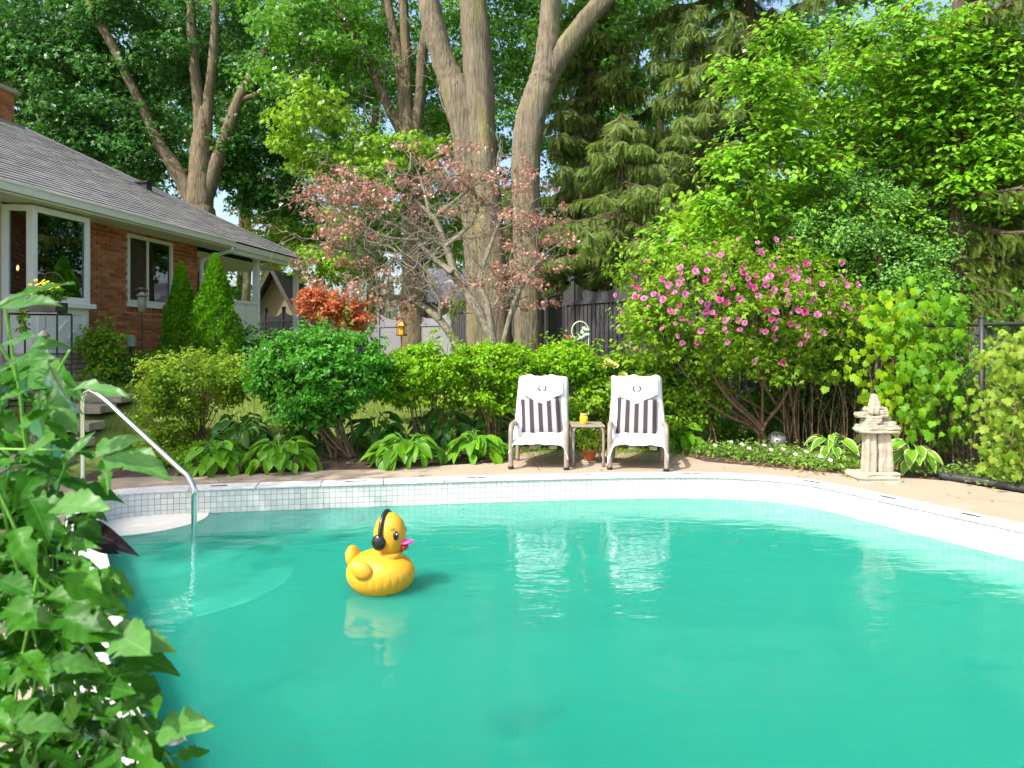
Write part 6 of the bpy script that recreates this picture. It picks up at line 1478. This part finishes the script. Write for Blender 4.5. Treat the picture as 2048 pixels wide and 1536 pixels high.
fore = [lobed('leaf', M['fore_v'], w_, t_, dp, sn_, cu, sd_) for w_, t_, dp, sn_, cu, sd_ in ((.27, 5, .28, .55, .15, 1), (.29, 6, .24, .40, .30, 2), (.24, 4, .32, .6, .05, 3), (.28, 5, .22, .45, .45, 4), (.21, 5, .26, .35, .2, 5))]
forep = [lobed('leaf', M['fore_pv'], w_, t_, dp, sn_, cu, sd_) for w_, t_, dp, sn_, cu, sd_ in ((.28, 5, .28, .5, .12, 6), (.25, 6, .24, .4, .3, 7), (.29, 5, .24, .45, .2, 8))]
purp = [lobed('leaf', M['purple_v'], .20, 2, .03, .0, .25, 9), lobed('leaf', M['purple_v'], .17, 2, .03, .0, .4, 10)]
RT = np.array([-.96, 1.30, .40])
def leaf_at(parent, me, b_, t_, up=(0, -.55, .85), roll=0.0):
    b_ = np.asarray(b_); t_ = np.asarray(t_); L_ = np.linalg.norm(t_ - b_); d_ = Vector((t_ - b_) / L_); n_ = Vector(up) + Vector((roll, 0, 0)); bb = d_.cross(n_).normalized(); n_ = bb.cross(d_).normalized()
    link('leaf', me, None, parent, b_ - np.array(parent.location), Matrix((bb, d_, n_)).transposed().to_quaternion(), L_)
tall = thing('tall_leafy_plant', 'tall lush green plant with lobed leaves at the pool edge', 'plant', RT)
sm = MB()
def fstem(pts, d, r0, r1, base=False):
    ds_ = np.linspace(d[0], d[1], len(pts)) + .10; Q = [px(u, v, k) for (u, v), k in zip(pts, ds_)]
    if base: Q = [RT + [0, 0, 0]] + Q
    C_ = crom(Q, 6); sm.tube(C_, [r0 * .85, r1 * .8], 7); return C_
S_ = []
for pts, d, r0, r1, bs in (([(95, 1420), (60, 1240), (20, 1080), (0, 980)], (1.24, 1.18), .0055, .003, True), ([(150, 1500), (130, 1225), (75, 1150), (10, 1010), (-40, 900)], (1.22, 1.15), .0055, .003, True), ([(75, 1150), (60, 1240), (45, 1310), (25, 1440)], (1.17, 1.17), .004, .003, False),
                           ([(-60, 896), (0, 898), (150, 902), (235, 912), (275, 926)], (1.25, 1.2), .003, .002, False), ([(350, 1540), (270, 1420), (200, 1330), (130, 1222)], (1.15, 1.22), .004, .005, False), ([(90, 1250), (75, 1000), (50, 880), (35, 760), (0, 690), (-30, 640)], (1.32, 1.22), .005, .003, True),
                           ([(110, 1300), (90, 960), (85, 860), (110, 760), (140, 700)], (1.42, 1.35), .0045, .003, True), ([(35, 760), (25, 700), (10, 610)], (1.22, 1.15), .004, .003, False), ([(240, 1560), (225, 1440), (180, 1350)], (1.2, 1.22), .005, .003, False)):
    S_.append(fstem(pts, d, r0, r1, bs))
part('stems', sm, M['green_stem'], tall, smooth=True)
spec = [(15, 605, 140, 550, 1.12), (-10, 622, 100, 578, 1.2), (5, 690, 78, 668, 1.2), (60, 695, 118, 672, 1.25), (15, 728, 112, 702, 1.18), (100, 735, 142, 832, 1.3), (108, 800, 152, 866, 1.35), (150, 778, 248, 765, 1.45), (90, 790, 38, 872, 1.3), (110, 880, 18, 905, 1.25),
        (188, 915, 252, 858, 1.32), (215, 908, 332, 938, 1.28), (212, 918, 214, 988, 1.3), (128, 935, 168, 858, 1.3), (120, 962, 262, 997, 1.35), (108, 1012, 208, 1008, 1.25), (60, 1000, 102, 1062, 1.2), (132, 928, 108, 985, 1.25), (28, 1058, 62, 1120, 1.12), (110, 1112, 205, 1128, 1.25),
        (128, 1160, 262, 1216, 1.22), (118, 1232, 228, 1266, 1.18), (225, 1258, 348, 1283, 1.18), (228, 1298, 343, 1320, 1.2), (102, 1320, 208, 1338, 1.15), (205, 1348, 292, 1326, 1.2), (32, 1446, 148, 1452, 1.08), (212, 1422, 298, 1402, 1.18), (288, 1408, 314, 1380, 1.2), (322, 1462, 404, 1443, 1.18), (352, 1512, 424, 1498, 1.18),
        (70, 1230, 8, 1262, 1.15), (58, 1332, 6, 1384, 1.12), (60, 1482, 20, 1545, 1.1), (200, 1482, 284, 1502, 1.2), (236, 1440, 302, 1532, 1.22), (45, 1310, 98, 1352, 1.15), (25, 1440, 70, 1395, 1.15), (290, 1470, 330, 1545, 1.2), (0, 800, 62, 770, 1.25), (40, 850, 105, 815, 1.3), (20, 960, 70, 930, 1.25), (160, 1010, 215, 1040, 1.4), (55, 905, 120, 940, 1.35), (70, 1100, 130, 1075, 1.3), (0, 1160, 60, 1180, 1.2), (150, 1290, 205, 1235, 1.3), (170, 1390, 240, 1450, 1.28), (0, 1400, 55, 1425, 1.15), (100, 1500, 170, 1540, 1.12), (125, 1440, 205, 1420, 1.25), (260, 1340, 320, 1390, 1.3)]
for k, (u0, v0, u1, v1, d) in enumerate(spec):
    me = (forep if k in (5, 6, 7, 10, 11, 13, 15, 26, 24, 22, 29) else fore); dt = g.uniform(-.06, .06)
    leaf_at(tall, me[k % len(me)], px(u0, v0, d), px(u1, v1, d + dt), (g.normal() * .35, -.60 + g.normal() * .15, .75))
poly = np.array([(-60, 700), (30, 690), (80, 740), (105, 880), (120, 950), (110, 1040), (100, 1100), (130, 1200), (180, 1280), (200, 1400), (240, 1500), (260, 1580), (-60, 1580)])
cnt = 0
while cnt < 480:
    u, v = g.uniform(-60, 260), g.uniform(720, 1580)
    if not inside(np.array([u]), np.array([v]), poly)[0]: continue
    d = g.uniform(1.25, 1.62) + (0.1 if v < 900 else 0); a = g.uniform(0, 2 * math.pi); L_ = g.uniform(50, 105); cnt += 1
    if 1330 < v < 1420 and 60 < u < 240 and g.random() < .7: continue
    leaf_at(tall, fore[cnt % 5], px(u, v, d), px(u + L_ * math.cos(a), v + abs(L_ * math.sin(a)) * .7, d + g.normal() * .05), (g.normal() * .5, -.5, .7))
edge_px = np.array([(110, 1000), (170, 1010), (165, 1100), (215, 1150), (235, 1240), (270, 1270), (265, 1340), (300, 1420), (350, 1500), (360, 1560), (120, 1560), (90, 1300), (90, 1100)]); cnt = 0
while cnt < 95:                                         # smaller outer leaves hanging over the coping
    u, v = g.uniform(90, 360), g.uniform(1000, 1560)
    if not inside(np.array([u]), np.array([v]), edge_px)[0]: continue
    cnt += 1; d = g.uniform(1.16, 1.42); a = g.uniform(-.5, 2.4); L_ = g.uniform(38, 78)
    leaf_at(tall, (fore + forep[:1])[cnt % 6], px(u, v, d), px(u + L_ * math.cos(a), v + L_ * math.sin(a) * .8, d + g.normal() * .05), (g.normal() * .5, -.55, .7))
sw = thing('sweet_potato_vine', 'trailing plant with near black purple leaves in the dark planter', 'plant', RT + [.02, .16, .02]); sm = MB()
pspec = [(90, 1080, 160, 1130, 1.5), (150, 1045, 255, 1092, 1.48), (155, 1080, 245, 1100, 1.45), (110, 1020, 60, 1075, 1.5), (95, 975, 20, 960, 1.5), (100, 1000, 118, 945, 1.55), (60, 1130, 20, 1190, 1.5), (110, 1100, 130, 1160, 1.52), (170, 1000, 215, 1025, 1.5), (70, 950, -10, 930, 1.45), (40, 1100, -20, 1120, 1.45), (60, 1180, 120, 1215, 1.5), (130, 1060, 180, 1010, 1.5), (185, 1190, 262, 1222, 1.42), (150, 1170, 190, 1245, 1.45), (30, 1030, -30, 1050, 1.42), (20, 1000, 70, 1020, 1.6), (20, 1150, 70, 1140, 1.6), (80, 1060, 120, 1075, 1.6)]
for k, (u0, v0, u1, v1, d) in enumerate(pspec):
    b_ = px(u0, v0, d); leaf_at(sw, purp[k % 2], b_, px(u1, v1, d + g.normal() * .04), (g.normal() * .3, -.6, .75)); sm.tube(crom([np.array(sw.location), (np.array(sw.location) + b_) / 2 + [0, 0, .12], b_], 4), .002, 5, False)
part('stems', sm, M['green_stem'], sw)
pl_ = thing('planter', 'dark round planter holding the tall leafy plant', 'planter', (RT[0], RT[1] + .05, 0)); c_ = np.array([RT[0], RT[1] + .05, 0])
part('pot', MB().lathe([(.13, .0), (.14, .02), (.17, .36), (.185, .37), (.185, .41), (.17, .415), (.165, .38)], 32, c_), M['planter'], pl_, smooth=True)
part('potting_soil', MB().lathe([(.162, .375), (.15, .388), (.05, .395)], 24, c_), M['soil'], pl_)
